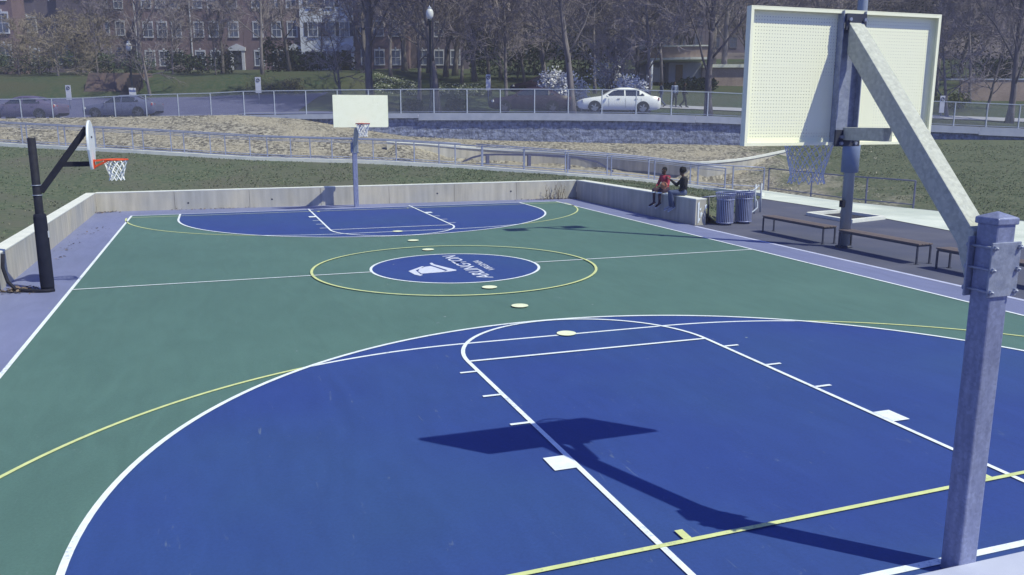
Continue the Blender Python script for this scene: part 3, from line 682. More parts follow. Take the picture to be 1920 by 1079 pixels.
# ramp railings
def railing(name, pts, label, spacing=1.87, h=.98, mid=True, phase=0.0, m_=None, group=None, curl=False):
    m_ = m_ or RAILM; o0 = Vector(pts[0]); root = empty(name, o0.to_tuple(), label=label, cat='railing', group=group)
    L = [0]
    for a, b in zip(pts, pts[1:]): L.append(L[-1]+(b-a).length)
    def at(l):
        for i in range(len(L)-1):
            if l <= L[i+1]: return pts[i].lerp(pts[i+1], (l-L[i])/(L[i+1]-L[i]))
        return pts[-1].copy()
    l = phase
    while l <= L[-1]+.01:
        p = at(l)-o0; mb = MB(); mb.bar(p-Vector((0,0,.05)), p+Vector((0,0,h)), .045, .045); mb.build('post', m_, root); l += spacing
    if L[-1]-(l-spacing) > .6:
        p = pts[-1]-o0; mb = MB(); mb.bar(p-Vector((0,0,.05)), p+Vector((0,0,h)), .045, .045); mb.build('post', m_, root)
    n = int(L[-1]/.9); q = [at(L[-1]*i/n)-o0 for i in range(n+1)]
    up = Vector((0,0,h)); tp_ = [p+up for p in q]
    mb = MB(); mb.tube(tp_, .028, 6); mb.build('top_rail', m_, root)
    mb = MB(); mb.tube([p+Vector((0,0,.14)) for p in q], .02, 6); mb.build('bottom_rail', m_, root)
    if mid: mb = MB(); mb.tube([p+Vector((0,0,h-.14)) for p in q], .012, 5); mb.build('middle_rail', m_, root)
    return root
i0 = 30
railing('ramp_railing', [p+HZ*.12 for p in near[i0:-4]], 'grey metal handrail on the court side of the ramp', phase=.4)
railing('ramp_railing', [farpt(u) for u in range(-100, 871, 20)], 'grey metal handrail between the ramp and the mulch bank', phase=1.0)
railing('ramp_railing', [farpt(u)-HZ*.1+Vector((0,0,.02)) for u in range(890, 1431, 20)], 'grey metal handrail on the far side of the lower ramp', phase=.3)
railing('ramp_railing', [gnd(u, lerp_tab(A_R, u)) for u in (1440, 1500, 1580, 1660, 1712)], 'thin dark handrail behind the pale plaza paving', phase=0, mid=False, spacing=3.0, m_=mat('rail_dark', (.13, .14, .24), scale=8, rough=.5))
# dark inner handrail with heavy posts before the curved wall; right end paints the wall's shading
pp = []
for u, v in ((866, 305), (885, 296), (905, 291), (930, 290), (1000, 291), (1080, 295), (1120, 304), (1150, 322)): pp.append(pt(u, v, 41.2))
o0 = pp[0]; root = empty('inner_railing', o0.to_tuple(), label='dark arched handrail with thick posts, right end painting the curved wall shading', cat='railing')
mb = MB()
for a, b in zip(pp, pp[1:]): mb.bar(a-o0, b-o0, .06, .09)
mb.build('top_rail', mat('rail_shade', (.11, .12, .22), scale=8), root)
for u, v0, v1 in ((914, 291, 313), (992, 291, 318), (1066, 294, 323)):
    a = pt(u, v0, 41.2)-o0; b = pt(u, v1, 41.2)-o0; b.x = a.x; b.y = a.y
    mb = MB(); mb.bar(b, a, .16, .12); mb.build('post', MATS['rail_shade'], root)
# looped rail end by the bins
def P3(u, v, x=None, d=None): return pt(u, v, d)
lp = [gnd(1296, 372, .78), gnd(1330, 372, .88)]
e0 = near[-5]+HZ*.12+Vector((0,0,.98)); 
c0 = Vector((11.35, 18.4, 0))
root = empty('loop_railing', c0.to_tuple(), label='curved pipe rail end looping down beside the two bins', cat='railing')
mb = MB(); pts = []
for (u, v, d) in ((1310, 372, 26.3), (1345, 368, 27), (1380, 367, 27.6), (1402, 363, 28), (1418, 354, 28.3), (1423, 347, 28.4)): pts.append(pt(u, v, d)-c0)
mb.tube(pts, .024, 8); mb.build('top_rail', RAILL, root)
mb = MB(); pts = [pt(u, v, d)-c0 for (u, v, d) in ((1404, 356, 29.5), (1414, 367, 29.1), (1420, 380, 28.6), (1420, 390, 28.0), (1412, 397, 27.5), (1400, 403, 27.1))]
mb.tube(pts, .024, 8); mb.build('lower_rail', RAILL, root)
for u, v in ((1425, 398), (1414, 401)):
    p = gnd(u, v)-c0; mb = MB(); mb.tube([p, p+Vector((0,0,.98))], .03, 8); mb.build('post', RAILL, root)
c0 = Vector(gnd(1327, 418)); root = empty('short_railing', c0.to_tuple(), label='short dark pipe rail between wall end and bins', cat='railing')
mb = MB(); a = gnd(1316, 371, .76)-c0; b = Vector((0.05, .05, 0))
mb.tube([a, Vector((.02, .0, .80)), Vector((.5, .1, .80))], .022, 8); mb.tube([a+Vector((.05, 0, -.02)), Vector((0, 0, .42))], .02, 8); mb.build('pipe', RAILM, root)
mb = MB(); mb.tube([(0, 0, 0), (0, 0, .8)], .03, 8); mb.tube([(-.25, 0, .15), (.5, .1, .15)], .015, 6); mb.build('post', STEELD, root)

# ------------------------------------------------------------------ basketball goals
def net(mb, c, rt, rb, h, n=12, rows=6, r=.006):
    for k in range(n):
        for sgn in (-1, 1):
            pts = []
            for j in range(rows+1):
                t = j/rows; rr = rt+(rb-rt)*min(1, t*1.25)+(.02 if j == rows else 0); a = 2*PI*(k+sgn*j*.5)/n
                pts.append((c[0]+rr*math.cos(a), c[1]+rr*math.sin(a), c[2]-h*t))
            mb.tube(pts, r, 3, cap=False, smooth=False)
def rim(mb, c, r, tr, back):
    mb.tube([(c[0]+r*math.cos(a), c[1]+r*math.sin(a), c[2]) for a in [2*PI*i/32 for i in range(32)]], tr, 8, closed=True)
    for sx in (-1, 1): mb.bar((c[0]+sx*.10, c[1]-r*.85, c[2]-.01), (c[0]+sx*.055, back, c[2]-.05), .03, .02)
    mb.box((c[0]-.1, back, c[2]-.088), (c[0]+.1, back+.012, c[2]+.02)); mb.bar((c[0]-.07, back+.02, c[2]-.01), (c[0]+.07, c[1]-r*.97, c[2]-.005), .09, .02)
def big_goal(label):
    """origin at the baseline centre, court towards +y"""
    root = empty('basketball_goal', (0, 0, 0), label=label, cat='basketball goal', group='large steel basketball goals at the court ends')
    px, py, a = .03, -.39, .08
    mb = MB(); mb.box((px-a, py-a, -.05), (px+a, py+a, 2.50)); pole = mb.build('pole', GALVN, root, bevel=.012)
    mb = MB(); e = a+.012; mb.add([(px-e, py-e, 2.49), (px+e, py-e, 2.49), (px+e, py+e, 2.49), (px-e, py+e, 2.49), (px-e, py-e, 2.535), (px+e, py-e, 2.535), (px+e, py+e, 2.535), (px-e, py+e, 2.535), (px, py, 2.575)],
        [(0,1,5,4),(1,2,6,5),(2,3,7,6),(3,0,4,7),(4,5,8),(5,6,8),(6,7,8),(7,4,8),(0,3,2,1)]); mb.build('pole_cap', GALVN, pole, bevel=.008)
    
    # clamp: back plate, front plate, rods and nuts
    zc0, zc1 = 2.02, 2.38
    mb = MB(); mb.box((px-.125, py-a-.018, zc0), (px+.125, py-a-.004, zc1)); mb.box((px-.125, py+a+.004, zc0-.02), (px+.125, py+a+.018, zc1+.02)); clamp = mb.build('clamp_plate', GALV, root, bevel=.004)
    for z in (zc0+.035, (zc0+zc1)/2, zc1-.035):
        for sx in (-1, 1):
            mb = MB(); x = px+sx*.105; mb.tube([(x, py-a-.045, z), (x, py+a+.03, z)], .009, 8)
            mb.tube([(x, py-a-.034, z), (x, py-a-.018, z)], .018, 6, smooth=False); mb.tube([(x, py+a+.018, z), (x, py+a+.032, z)], .018, 6, smooth=False); mb.build('bolt', GALV, clamp)
    # arm
    mb = MB(); upv = Vector((1, 0, 0))
    A = Vector((px-.01, py+a+.02, 2.24)); B = Vector((px-.02, 1.06, 3.81))
    d = (B-A).normalized(); nn = Vector((0, -d.z, d.y))
    hw = .07; hh = .075
    a0 = A+Vector((0, 0, .22)); a1 = A+Vector((0, 0, -.22))
    vs = []
    top0 = Vector((0, A.y, 2.43)); bot0 = Vector((0, A.y, 2.06)); 
    k = .15/abs(nn.z) if abs(nn.z) > 1e-3 else .2
    b_top = Vector((0, 1.06, 3.90)); 
    slope = (3.90-2.43)/(1.06-A.y)
    bot_at = lambda y: 3.90-(1.06-y)*slope-.235
    poly = [(A.y, 2.02), (A.y, 2.43), (1.06, 3.90), (1.06, bot_at(1.06)), (A.y+.13, bot_at(A.y+.13))]
    for x in (px-hw-.01, px+hw-.01): vs += [(x, y, z) for y, z in poly]
    n = len(poly); mb.add(vs, [tuple(range(n))[::-1], tuple(range(n, 2*n))]+[(i, (i+1) % n, n+(i+1) % n, n+i) for i in range(n)])
    arm = mb.build('arm', [ARMP], root, bevel=.006)
    mb = MB(); mb.bar((px-.015, .62, 3.045), (px-.015, 1.07, 3.045), .085, .10); mb.build('brace', ARMP, root, bevel=.004)
    # board
    yb = 1.15; x0, x1, zb0, zb1 = -.92, .90, 2.955, 3.995
    mb = MB(); mb.box((x0+.01, yb-.004, zb0+.01), (x1-.01, yb-.0005, zb1-.01)); board = mb.build('backboard', PERF, root)
    mb = MB(); t = .045
    mb.box((x0, yb-.055, zb1-.006), (x1, yb+.004, zb1)); mb.box((x0, yb-.055, zb0), (x1, yb+.004, zb0+.006))
    mb.box((x0, yb-.055, zb0+.006), (x0+.006, yb+.004, zb1-.006)); mb.box((x1-.006, yb-.055, zb0+.006), (x1, yb+.004, zb1-.006))
    mb.box((x0+.006, yb-.0085, zb0+.006), (x0+.05, yb-.0045, zb1-.006)); mb.box((x1-.05, yb-.0085, zb0+.006), (x1-.006, yb-.0045, zb1-.006))
    mb.box((x0+.05, yb-.0085, zb1-.05), (x1-.05, yb-.0045, zb1-.006)); mb.box((x0+.05, yb-.0085, zb0+.006), (x1-.05, yb-.0045, zb0+.05))
    for lo_, hi_ in (((x0+.006, zb1-.028), (x1-.006, zb1-.0065)), ((x0+.006, zb0+.0065), (x1-.006, zb0+.024)), ((x0+.0065, zb0+.025), (x0+.026, zb1-.029)), ((x1-.026, zb0+.025), (x1-.0065, zb1-.029))):
        mb.box((lo_[0], yb-.0545, lo_[1]), (hi_[0], yb-.050, hi_[1]))
    mb.build('frame', BOARDW, board)
    # painted solid backing on the front (the white target rectangle and rim of the board)
    mb = MB(); mb.box((-.30, yb+.001, 3.05), (.32, yb+.004, 3.50)); mb.build('target_rectangle', BOARDW, board)
    # central channel
    mb = MB()
    for sx in (-1, 1): mb.box((.02+sx*.105-.004, yb-.075, zb0+.0), (.02+sx*.105+.004, yb-.009, zb1-.006))
    mb.box((-.085, yb-.02, zb0+.002), (.125, yb-.0095, zb1-.008)); mb.build('channel', GALV, board)
    for lo_, hi_ in (((-.075, 1.056, 3.84), (.115, 1.073, 3.965)), ((-.10, 1.056, zb0-.01), (.14, 1.073, zb0+.12))): mb = MB(); mb.box(lo_, hi_); mb.build('mounting_plate', STEELD, board)
    for x, z in ((-.05, 2.97), (.09, 2.97), (-.05, 3.02), (.09, 3.02), (-.05, 3.92), (.09, 3.92)):
        mb = MB(); mb.tube([(x, 1.035, z), (x, 1.056, z)], .014, 6, smooth=False); mb.build('bolt', GALV, board)
    mb = MB(); rim(mb, (.02, yb+.15+.228, 3.05), .228, .010, yb+.006); r_ = mb.build('rim', mat('rim_red', (.32, .04, .05), (.25, .03, .04), scale=20, rough=.5), root)
    return root
g1 = big_goal('large galvanised steel basketball goal seen from behind in the near right corner')
mb = MB(); net(mb, (.02, 1.528, 3.045), .225, .135, .43, 12, 6, .0050); mb.build('net', NETG, g1)
g2 = copy_tree(g1); g2.location = (-.03, L_+.14, -.085); g2.rotation_euler = (0, 0, PI)
g2['label'] = 'large basketball goal facing the camera before the long back wall'
for ch in g2.children:
    if ch.name.startswith('net'): bpy.data.objects.remove(ch)
mb = MB(); net(mb, (.02, 1.528, 3.045), .225, .13, .42, 10, 6, .010); mb.build('net', NETW, g2)
# the far goal board is solid white seen from its front
for ch in g2.children:
    if ch.name.startswith('backboard'):
        mb = MB(); mb.box((-.895, 1.156, 2.93), (.935, 1.163, 3.99)); mb.build('board_face', BOARDW, ch)
        for c2 in ch.children:
            if c2.name.startswith('target'): bpy.data.objects.remove(c2); break
for ch in g2.children:
    if ch.name.startswith('rim'):
        bpy.data.objects.remove(ch); mb = MB(); rim(mb, (.02, 1.528, 3.05), .228, .018, 1.166); mb.build('rim', MATS['rim_red'], g2); break

# left fan board goal (smaller, black post)
root = empty('side_goal', (-7.89, 12.9, 0), label='black post goal with white fan shaped board on the left sideline', cat='basketball goal')
mb = MB(); mb.tube([(-.0, 0, 0), (-.0, 0, 2.81)], [.078, .070], 16); mb.build('pole', BLACKP, root)
mb = MB(); mb.lathe([(.112, .02), (.118, .1), (.112, 1.36), (.105, 1.42), (.08, 1.44)], n=20); pad = mb.build('padding', PADM, root)
mb = MB(); mb.box((.108, -.05, 1.0), (.124, .02, 1.12)); mb.build('tag', TRIMW, pad)
for z in (1.78, 1.96):
    mb = MB(); mb.tube([(.079*math.cos(a), .079*math.sin(a), z) for a in [2*PI*i/16 for i in range(16)]], .009, 5, closed=True); mb.build('clamp_band', GALV, root)
mb = MB(); mb.bar((.06, 0, 1.84), (.92, 0, 2.98), .07, .11); mb.build('arm', BLACKP, root, bevel=.006)
mb = MB(); mb.bar((.42, 0, 2.33), (.94, 0, 2.33), .06, .09); mb.build('brace', BLACKP, root, bevel=.005)
mb = MB(); out = []
hwid = .42
for i in range(25):
    a = PI*i/24; out.append((hwid*1.0*math.cos(a), 2.72+.40*math.sin(a)))
out += [(-hwid*.98, 2.6), (-hwid*.62, 2.28), (-hwid*.5, 2.235), (hwid*.5, 2.235), (hwid*.62, 2.28), (hwid*.98, 2.6)]
n = len(out); vs = [(.945, y, z) for y, z in out]+[(.985, y, z) for y, z in out]
mb.add(vs, [tuple(range(n))[::-1], tuple(range(n, 2*n))]+[(i, (i+1) % n, n+(i+1) % n, n+i) for i in range(n)])
fb = mb.build('backboard', mat('fan_board', (.74, .78, .86), (.68, .72, .8), scale=4, rough=.4), root, bevel=.008)
mb = MB(); mb.box((.986, -.09, 2.80), (.989, .09, 2.835)); mb.build('sticker', STEELD, fb)
mb = MB(); c = (1.35, 0, 2.40); r = .215
mb.tube([(c[0]+r*math.cos(a), c[1]+r*math.sin(a), c[2]) for a in [2*PI*i/32 for i in range(32)]], .014, 8, closed=True)
for s in (-1, 1): mb.bar((.99, s*.07, 2.27), (c[0]-.12, s*.17, 2.39), .03, .035)
mb.box((.986, -.1, 2.24), (1.0, .1, 2.41)); mb.bar((.99, 0, 2.385), (c[0]-r, 0, 2.40), .18, .03); mb.build('rim', RIMO, root)
mb = MB(); net(mb, (c[0], c[1], 2.39), .205, .115, .37, 10, 5, .010); mb.build('net', NETW, root)
# black hose and leaves at the foot of the left wall
mb = MB(); pts = [(-8.60, 13.10, .70), (-8.62, 13.06, .45), (-8.55, 12.98, .2), (-8.42, 12.9, .06), (-8.2, 12.82, .035), (-8.0, 12.72, .035), (-7.84, 12.70, .03), (-7.76, 12.76, .03)]
mb.tube(pts, .032, 8); mb.build('hose', BLACKP, label='black hose curving from the left wall to the post foot', cat='hose')
mb = MB(); r = random.Random(5)
for _ in range(260):
    p = Vector((-8.38+r.gauss(0, .17), 13.02+r.gauss(0, .11), .012+abs(r.gauss(0, .025)))); a = r.uniform(0, PI); l = .02+r.random()*.025
    d = Vector((math.cos(a), math.sin(a), r.uniform(-.4, .4)))*l; q = Vector((-math.sin(a), math.cos(a), r.uniform(-.3, .6)))*l*.6; mb.add([p-d, p-q, p+d, p+q], [(0,1,2,3)], r.randrange(2))
mb.build('fallen_leaves', [mat('dry_leaf', (.20, .15, .12), rough=.9), mat('dark_leaf', (.08, .07, .08), rough=.9)], kind='stuff', label='dry leaves heaped by the black post', cat='leaves')
# leaf litter and dark grit by the corners
mb = MB()
for cx_, cy_, sx_, sy_, k in ((-8.45, 27.0, .25, .12, 90), (8.2, 26.45, .8, .06, 160), (-4.8, 27.05, .9, .05, 70), (7.6, 26.5, .5, .05, 90), (-8.4, 18, .15, .8, 25), (-8.2, 22, .2, .6, 20)):
    for _ in range(k):
        p = Vector((cx_+r.gauss(0, sx_), cy_+r.gauss(0, sy_), .01+abs(r.gauss(0, .015)))); a = r.uniform(0, PI); l = .018+r.random()*.03
        d = Vector((math.cos(a), math.sin(a), r.uniform(-.4, .4)))*l; q = Vector((-math.sin(a), math.cos(a), r.uniform(-.3, .6)))*l*.6; mb.add([p-d, p-q, p+d, p+q], [(0,1,2,3)], r.randrange(2))
mb.build('leaf_litter', [MATS['dry_leaf'], MATS['dark_leaf']], kind='stuff', label='scattered dead leaves along the wall foot', cat='leaves')

# dry weeds growing against the back wall
root = empty('weed', (7.9, 26.5, 0), label='dry brown weed growing against the back wall corner', cat='plant')
mb = MB(); lf = MB()
for k in range(16):
    x = r.uniform(-.55, .45); h = r.uniform(.2, .75)*(1-.5*abs(x)); p = [Vector((x, 0, 0))]
    for j in range(5): p.append(p[-1]+Vector((r.gauss(0, .03), r.gauss(0, .015), h/5)))
    mb.tube(p, [.008]*5+[.003], 4)
    for q in p[2:]:
        for _ in range(4):
            a = r.uniform(0, 2*PI); l = r.uniform(.02, .05); d = Vector((math.cos(a), math.sin(a)*.3, .4))*l; s_ = Vector((0, .4, .4))*l*.5; lf.add([q, q+d*.5+s_, q+d, q+d*.5-s_], [(0,1,2,3)])
mb.build('stems', TWIGB, root); lf.build('seed_heads', mat('dry_leaf', (.2, .15, .12)), root)

# ------------------------------------------------------------------ light mast on the plaza
root = empty('light_mast', (9.9, 12.43, 0), label='tall grey floodlight mast standing on the asphalt behind near board', cat='floodlight')
mb = MB(); mb.tube([(0, 0, 0), (0, 0, 6), (0, 0, 11)], [.135, .115, .085], 20); mb.build('mast', mat('mast_steel', (.27, .31, .40), (.34, .38, .47), scale=6, rough=.45, metal=.3, stretch=(1, 1, .2)), root)
mb = MB(); mb.lathe([(.14, 1.84), (.205, 1.86), (.205, 2.93), (.14, 2.95)], n=24); mb.build('sleeve', mat('sleeve_grey', (.20, .25, .40), (.17, .21, .34), scale=3, rough=.55), root)
mb = MB(); mb.box((-.20, -.07, 1.0), (-.10, .05, 1.17)); mb.build('socket_box', BLACKP, root, bevel=.01)
mb = MB(); mb.lathe([(.2, 0), (.2, .03), (.14, .05)], n=16); mb.build('base_plate', STEELD, root)
mb = MB(); mb.bar((-1.0, 0, 10.9), (1.0, 0, 10.9), .08, .08); mb.build('crossarm', GALV, root)
for sx in (-.9, .9):
    mb = MB(); mb.box((sx-.3, -.45, 10.75), (sx+.3, .05, 10.95)); mb.build('floodlight', STEELD, root, bevel=.03)
mb = MB(); mb.ball((-.13, -.02, 5.98), .07, 10); mb.build('orange_beacon', mat('orange_lens', (.75, .22, .05), rough=.4), root)

# ------------------------------------------------------------------ benches
def bench(a, b, label):
    a = Vector(a); b = Vector(b); L = (b-a).length; d = (b-a).normalized()
    root = empty('bench', (a.x, a.y, 0), math.atan2(d.y, d.x), label, 'bench', 'low benches along the asphalt')
    mb = MB(); wd = .40
    for i in range(4): y0 = -wd+i*wd/4+.006; mb.box((-.04, y0, .425), (L+.04, y0+wd/4-.012, .455))
    mb.build('seat', WOOD, root, bevel=.004)
    mb = MB(); mb.bar((0, -.02, .405), (L, -.02, .405), .035, .035); mb.bar((0, -wd+.02, .405), (L, -wd+.02, .405), .035, .035)
    for x in (0, L): mb.bar((x, -.02, .405), (x, -wd+.02, .405), .034, .034)
    mb.build('frame', STEELD, root)
    for x in (0, L):
        for y in (-.02, -wd+.02):
            mb = MB(); mb.bar((x, y, 0), (x, y, .388), .034, .034); mb.box((x-.04, y-.04, 0), (x+.04, y+.04, .008)); mb.build('leg', STEELD, root)
    return root
# seat runs from a to b, body lies to the right-hand side of travel (away from court when going +y)
bench((9.70, 13.0), (9.72, 15.55), 'brown topped bench between the bins and the light mast')
bench((9.64, 9.84), (9.66, 12.35), 'brown topped bench just right of the light mast')
bench((9.60, 6.75), (9.60, 9.25), 'brown topped bench partly hidden by the near galvanised pole')

# ------------------------------------------------------------------ bins
def bin_(x, y, label):
    root = empty('litter_bin', (x, y, 0), 0, label, 'litter bin', 'slatted steel litter bins')
    for k in range(28):
        a = 2*PI*k/28; mb_r = [(.245, .06), (.25, .5), (.255, .78), (.30, .97)]
        c, s = math.cos(a), math.sin(a)
        if k == 0: sl = MB()
        for (r0, z0_), (r1, z1_) in zip(mb_r, mb_r[1:]): sl.bar((r0*c, r0*s, z0_), (r1*c, r1*s, z1_), .034, .008, upv=Vector((c, s, 0.01)))
    sl.build('slats', BINM, root)
    for z, rr in ((.07, .25), (.76, .262), (.955, .298)): mb = MB(); mb.tube([(rr*math.cos(a), rr*math.sin(a), z) for a in [2*PI*i/28 for i in range(28)]], .014, 6, closed=True); mb.build('hoop', BINM, root)
    mb = MB(); mb.lathe([(.21, .04), (.22, .84), (.20, .84), (.19, .1)], n=20); mb.build('liner', mat('bin_liner', (.04, .045, .09), rough=.7), root)
    mb = MB(); mb.lathe([(.18, 0), (.2, .04), (.24, .05)], n=20); mb.build('base', BINM, root)
    return root
BINM = mat('bin_steel', (.30, .33, .52), (.24, .27, .45), scale=6, rough=.4, metal=.3)
bin_(9.62, 17.3, 'slatted grey steel litter bin nearer the wall end')
bin_(10.35, 17.42, 'slatted grey steel litter bin nearer the first bench')

# ------------------------------------------------------------------ trees
def grow(seed, H=12, r0=.18, first=.22, n1=14, ang=.75, up=.35, lens=.42, counts=(7, 6, 4), wob=.10, twig=.010, flat=0):
    R = random.Random(seed); trunk = MB(); crown = MB(); twig *= 1.45; r0 *= .85
    def axis(p, d, L, ra, rb, n, w, upb):
        pts = [p.copy()]; rad = [ra]; d = d.normalized()
        for i in range(n):
            d = (d+Vector((R.gauss(0, w), R.gauss(0, w), R.gauss(0, w)+upb))).normalized(); pts.append(pts[-1]+d*L/n); rad.append(ra+(rb-ra)*(i+1)/n)
        return pts, rad
    def on(pts, t):
        x = t*(len(pts)-1); i = min(int(x), len(pts)-2); return pts[i].lerp(pts[i+1], x-i), (pts[i+1]-pts[i]).normalized()
    def side(d, a, az):
        o = d.orthogonal().normalized(); o2 = d.cross(o); return (d*math.cos(a)+(o*math.cos(az)+o2*math.sin(az))*math.sin(a)).normalized()
    tp, tr = axis(Vector((0,0,-.2)), Vector((0,0,1)), H*.93, r0, r0*.12, 10, .045, .05)
    tr[0] = r0*1.45
    trunk.tube(tp, tr, 8)
    for i in range(n1):
        t = first+(1-first)*(i+R.random()*.7)/n1; t = min(t, .98); p, d = on(tp, t)
        L = H*lens*(1-.62*(t-first)/(1-first))*R.uniform(.75, 1.15); a = ang*R.uniform(.75, 1.25); az = i*2.4+R.uniform(-.5, .5)
        b, br = axis(p, side(d, a, az), L, r0*(1-t*.8)*.42, .016, 6, wob, up*.22)
        trunk.tube(b, br, 5)
        for j in range(counts[0]):
            t2 = .22+.78*(j+R.random())/counts[0]; p2, d2 = on(b, min(t2, 1)); L2 = L*.52*(1.15-t2*.6)*R.uniform(.7, 1.2)
            c, cr = axis(p2, side(d2, R.uniform(.5, 1.0), R.uniform(0, 2*PI)), L2, .022, .012, 4, wob*1.2, up*.12)
            crown.tube(c, cr, 4, cap=False)
            for k in range(counts[1]):
                t3 = .2+.8*(k+R.random())/counts[1]; p3, d3 = on(c, min(t3, 1)); L3 = L2*.5*R.uniform(.6, 1.2)
                e, er = axis(p3, side(d3, R.uniform(.45, .95), R.uniform(0, 2*PI)), L3, twig*1.2, twig*.8, 3, wob*1.3, up*.1)
                crown.tube(e, er, 3, cap=False, smooth=False)
                for q in range(counts[2]):
                    p4, d4 = on(e, R.uniform(.2, 1)); L4 = L3*.6*R.uniform(.5, 1.2)
                    f_, fr = axis(p4, side(d4, R.uniform(.4, .9), R.uniform(0, 2*PI)), L4, twig*.8, twig*.5, 2, wob, up*.1)
                    crown.tube(f_, fr, 3, cap=False, smooth=False)
    return trunk, crown
PROTO = {}
def proto(kind):
    if kind in PROTO: return PROTO[kind]
    if kind == 'elm': t, c = grow(1, 15, .30, .20, 16, .62, .5, .50, (9, 7, 5), .10, .013)
    if kind == 'elmb': t, c = grow(12, 15, .27, .16, 17, .72, .45, .46, (9, 7, 5), .12, .013)
    if kind == 'straight': t, c = grow(3, 15, .19, .22, 20, 1.0, .25, .30, (8, 7, 5), .09, .012)
    if kind == 'straightb': t, c = grow(8, 14, .17, .18, 20, .9, .3, .30, (8, 7, 5), .10, .012)
    if kind == 'young': t, c = grow(4, 8, .09, .22, 14, .7, .4, .36, (6, 5, 3), .12, .010)
    if kind == 'spread': t, c = grow(5, 6, .15, .14, 11, 1.0, .18, .62, (6, 5, 3), .17, .008)
    if kind == 'bud': t, c = grow(6, 6.5, .11, .12, 14, .95, .15, .52, (8, 6, 4), .16, .011)
    if kind == 'multi': t, c = grow(9, 5.5, .07, .03, 12, .5, .35, .75, (7, 6, 4), .12, .010)
    tm = t.build('trunk', BARK); cm = c.build('crown', TWIGB if kind == 'bud' else TWIG)
    PROTO[kind] = (tm.data, cm.data, {'elm': 15, 'elmb': 15, 'straight': 15, 'straightb': 14, 'young': 8, 'spread': 6, 'bud': 6.5, 'multi': 5.5}[kind])
    bpy.data.objects.remove(tm); bpy.data.objects.remove(cm); return PROTO[kind]
def tree(kind, u, d, h, label, group, rz=None, wide=1, name='bare_tree'):
    tm, cm, H0 = proto(kind); s = (u-960)/F_PX*d*.98; p = sdp(s, d); p.z = tz(s, d)-.1
    root = empty(name, p.to_tuple(), rnd.uniform(0, 6.28) if rz is None else rz, label, 'tree', group)
    k = h/H0; root.scale = (k*wide, k*wide, k)
    for nm, me in (('trunk', tm), ('crown', cm)):
        o = bpy.data.objects.new(nm, me); COL.objects.link(o); o.parent = root
    return root
G1 = 'bare street trees behind the fence'
FG = [
 ('elm', 698, 60, 17, 'thick trunked bare tree standing behind the far backboard'),
 ('elmb', 820, 57, 16, 'thick forked bare tree just right of the taller street lamp'),
 ('straight', 786, 61, 15, 'dark slim bare tree just left of the taller street lamp'),
 ('elmb', 1073, 54.5, 15, 'tall bare tree rising between the dark and the white car'),
 ('straight', 1214, 58, 14, 'thin straight bare tree left of the canopied building'),
 ('elm', 1329, 55, 15, 'heavy bare tree in front of the canopied building'),
 ('straightb', 951, 60, 13, 'slender pale bare tree above the front of the dark car'),
 ('straight', 1020, 63, 13, 'slender bare tree left of the first white blossom shrub'),
 ('straightb', 497, 72, 15, 'bare tree with a dark trunk before the brick houses'),
 ('straight', 918, 66, 14, 'slim bare tree beside the parking sign in the middle'),
 ('spread', 285, 66, 6.5, 'low wide bare tree with forking pale limbs right of the left lamp'),
 ('spread', 640, 62, 5.5, 'small dark crooked tree before the white house'),
 ('bud', 45, 76, 4.9, 'budding yellowish tree at the far left edge'),
 ('bud', 118, 74, 5.3, 'budding yellowish tree above the left parking sign'),
 ('bud', 190, 76, 5.0, 'budding yellowish tree left of the left street lamp'),
 ('bud', 82, 79, 5.0, 'budding yellowish tree between the first two at the left'),
 ('bud', 152, 78, 5.4, 'budding yellowish tree above the brown embankment'),
 ('young', 330, 78, 8, 'young bare tree below the first brick house'),
 ('young', 410, 74, 7, 'young bare tree left of the second parking sign'),
 ('straightb', 548, 80, 15, 'bare tree close to the left edge of the white house'),
 ('young', 606, 84, 9, 'young bare tree before the middle of the white house'),
 ('straight', 735, 74, 15, 'thin bare tree right of the thick tree behind the backboard'),
 ('straight', 866, 74, 14, 'thin bare tree above the pale ground cover'),
 ('straightb', 985, 70, 13, 'thin bare tree above the roof of the dark car'),
 ('straight', 1115, 68, 13, 'thin bare tree behind the gap between blossom shrubs'),
 ('elm', 1165, 76, 15, 'broad bare tree behind the blossom shrubs'),
 ('elmb', 1270, 96, 17, 'broad bare tree rising behind the canopied building'),
 ('spread', 1775, 62, 7, 'low spreading bare tree beside the right edge of the near board'),
 ('straight', 1815, 70, 13, 'bare tree left of the tan wall at right'),
 ('elm', 1893, 60, 14, 'bare tree with pale bark at the far right edge'),
 ('multi', 1145, 59, 5, 'many stemmed bare shrub behind the white car'),
 ('spread', 1850, 66, 6, 'low tangled bare tree before the tan wall'),
]
for k, u, d, h, lab in FG: tree(k, u, d, h, lab, G1, wide=1.3 if k == 'bud' else 1)
for i in range(4):
    u = 200+i*74+rnd.uniform(-14, 14); tree(rnd.choice(('straight', 'straightb', 'elm', 'elmb')), u, rnd.uniform(80, 92), rnd.uniform(9, 15), 'bare tree among those crowding in front of the brick houses', 'bare trees before the houses')
for i in range(38):
    u = 700+i*33+rnd.uniform(-12, 12); tree(rnd.choice(('straight', 'straightb', 'elm', 'elmb')), u, rnd.uniform(74, 118), rnd.uniform(12, 20), 'bare tree within the dense wood behind the street', 'bare trees of the wood', wide=1.15)
for i in range(44):
    u = -150+i*50+rnd.uniform(-20, 20); tree(rnd.choice(('elm', 'elmb')), u, rnd.uniform(124, 165), rnd.uniform(16, 24), 'bare tree on the dim wooded slope behind everything', 'bare trees on the far slope', wide=1.4)

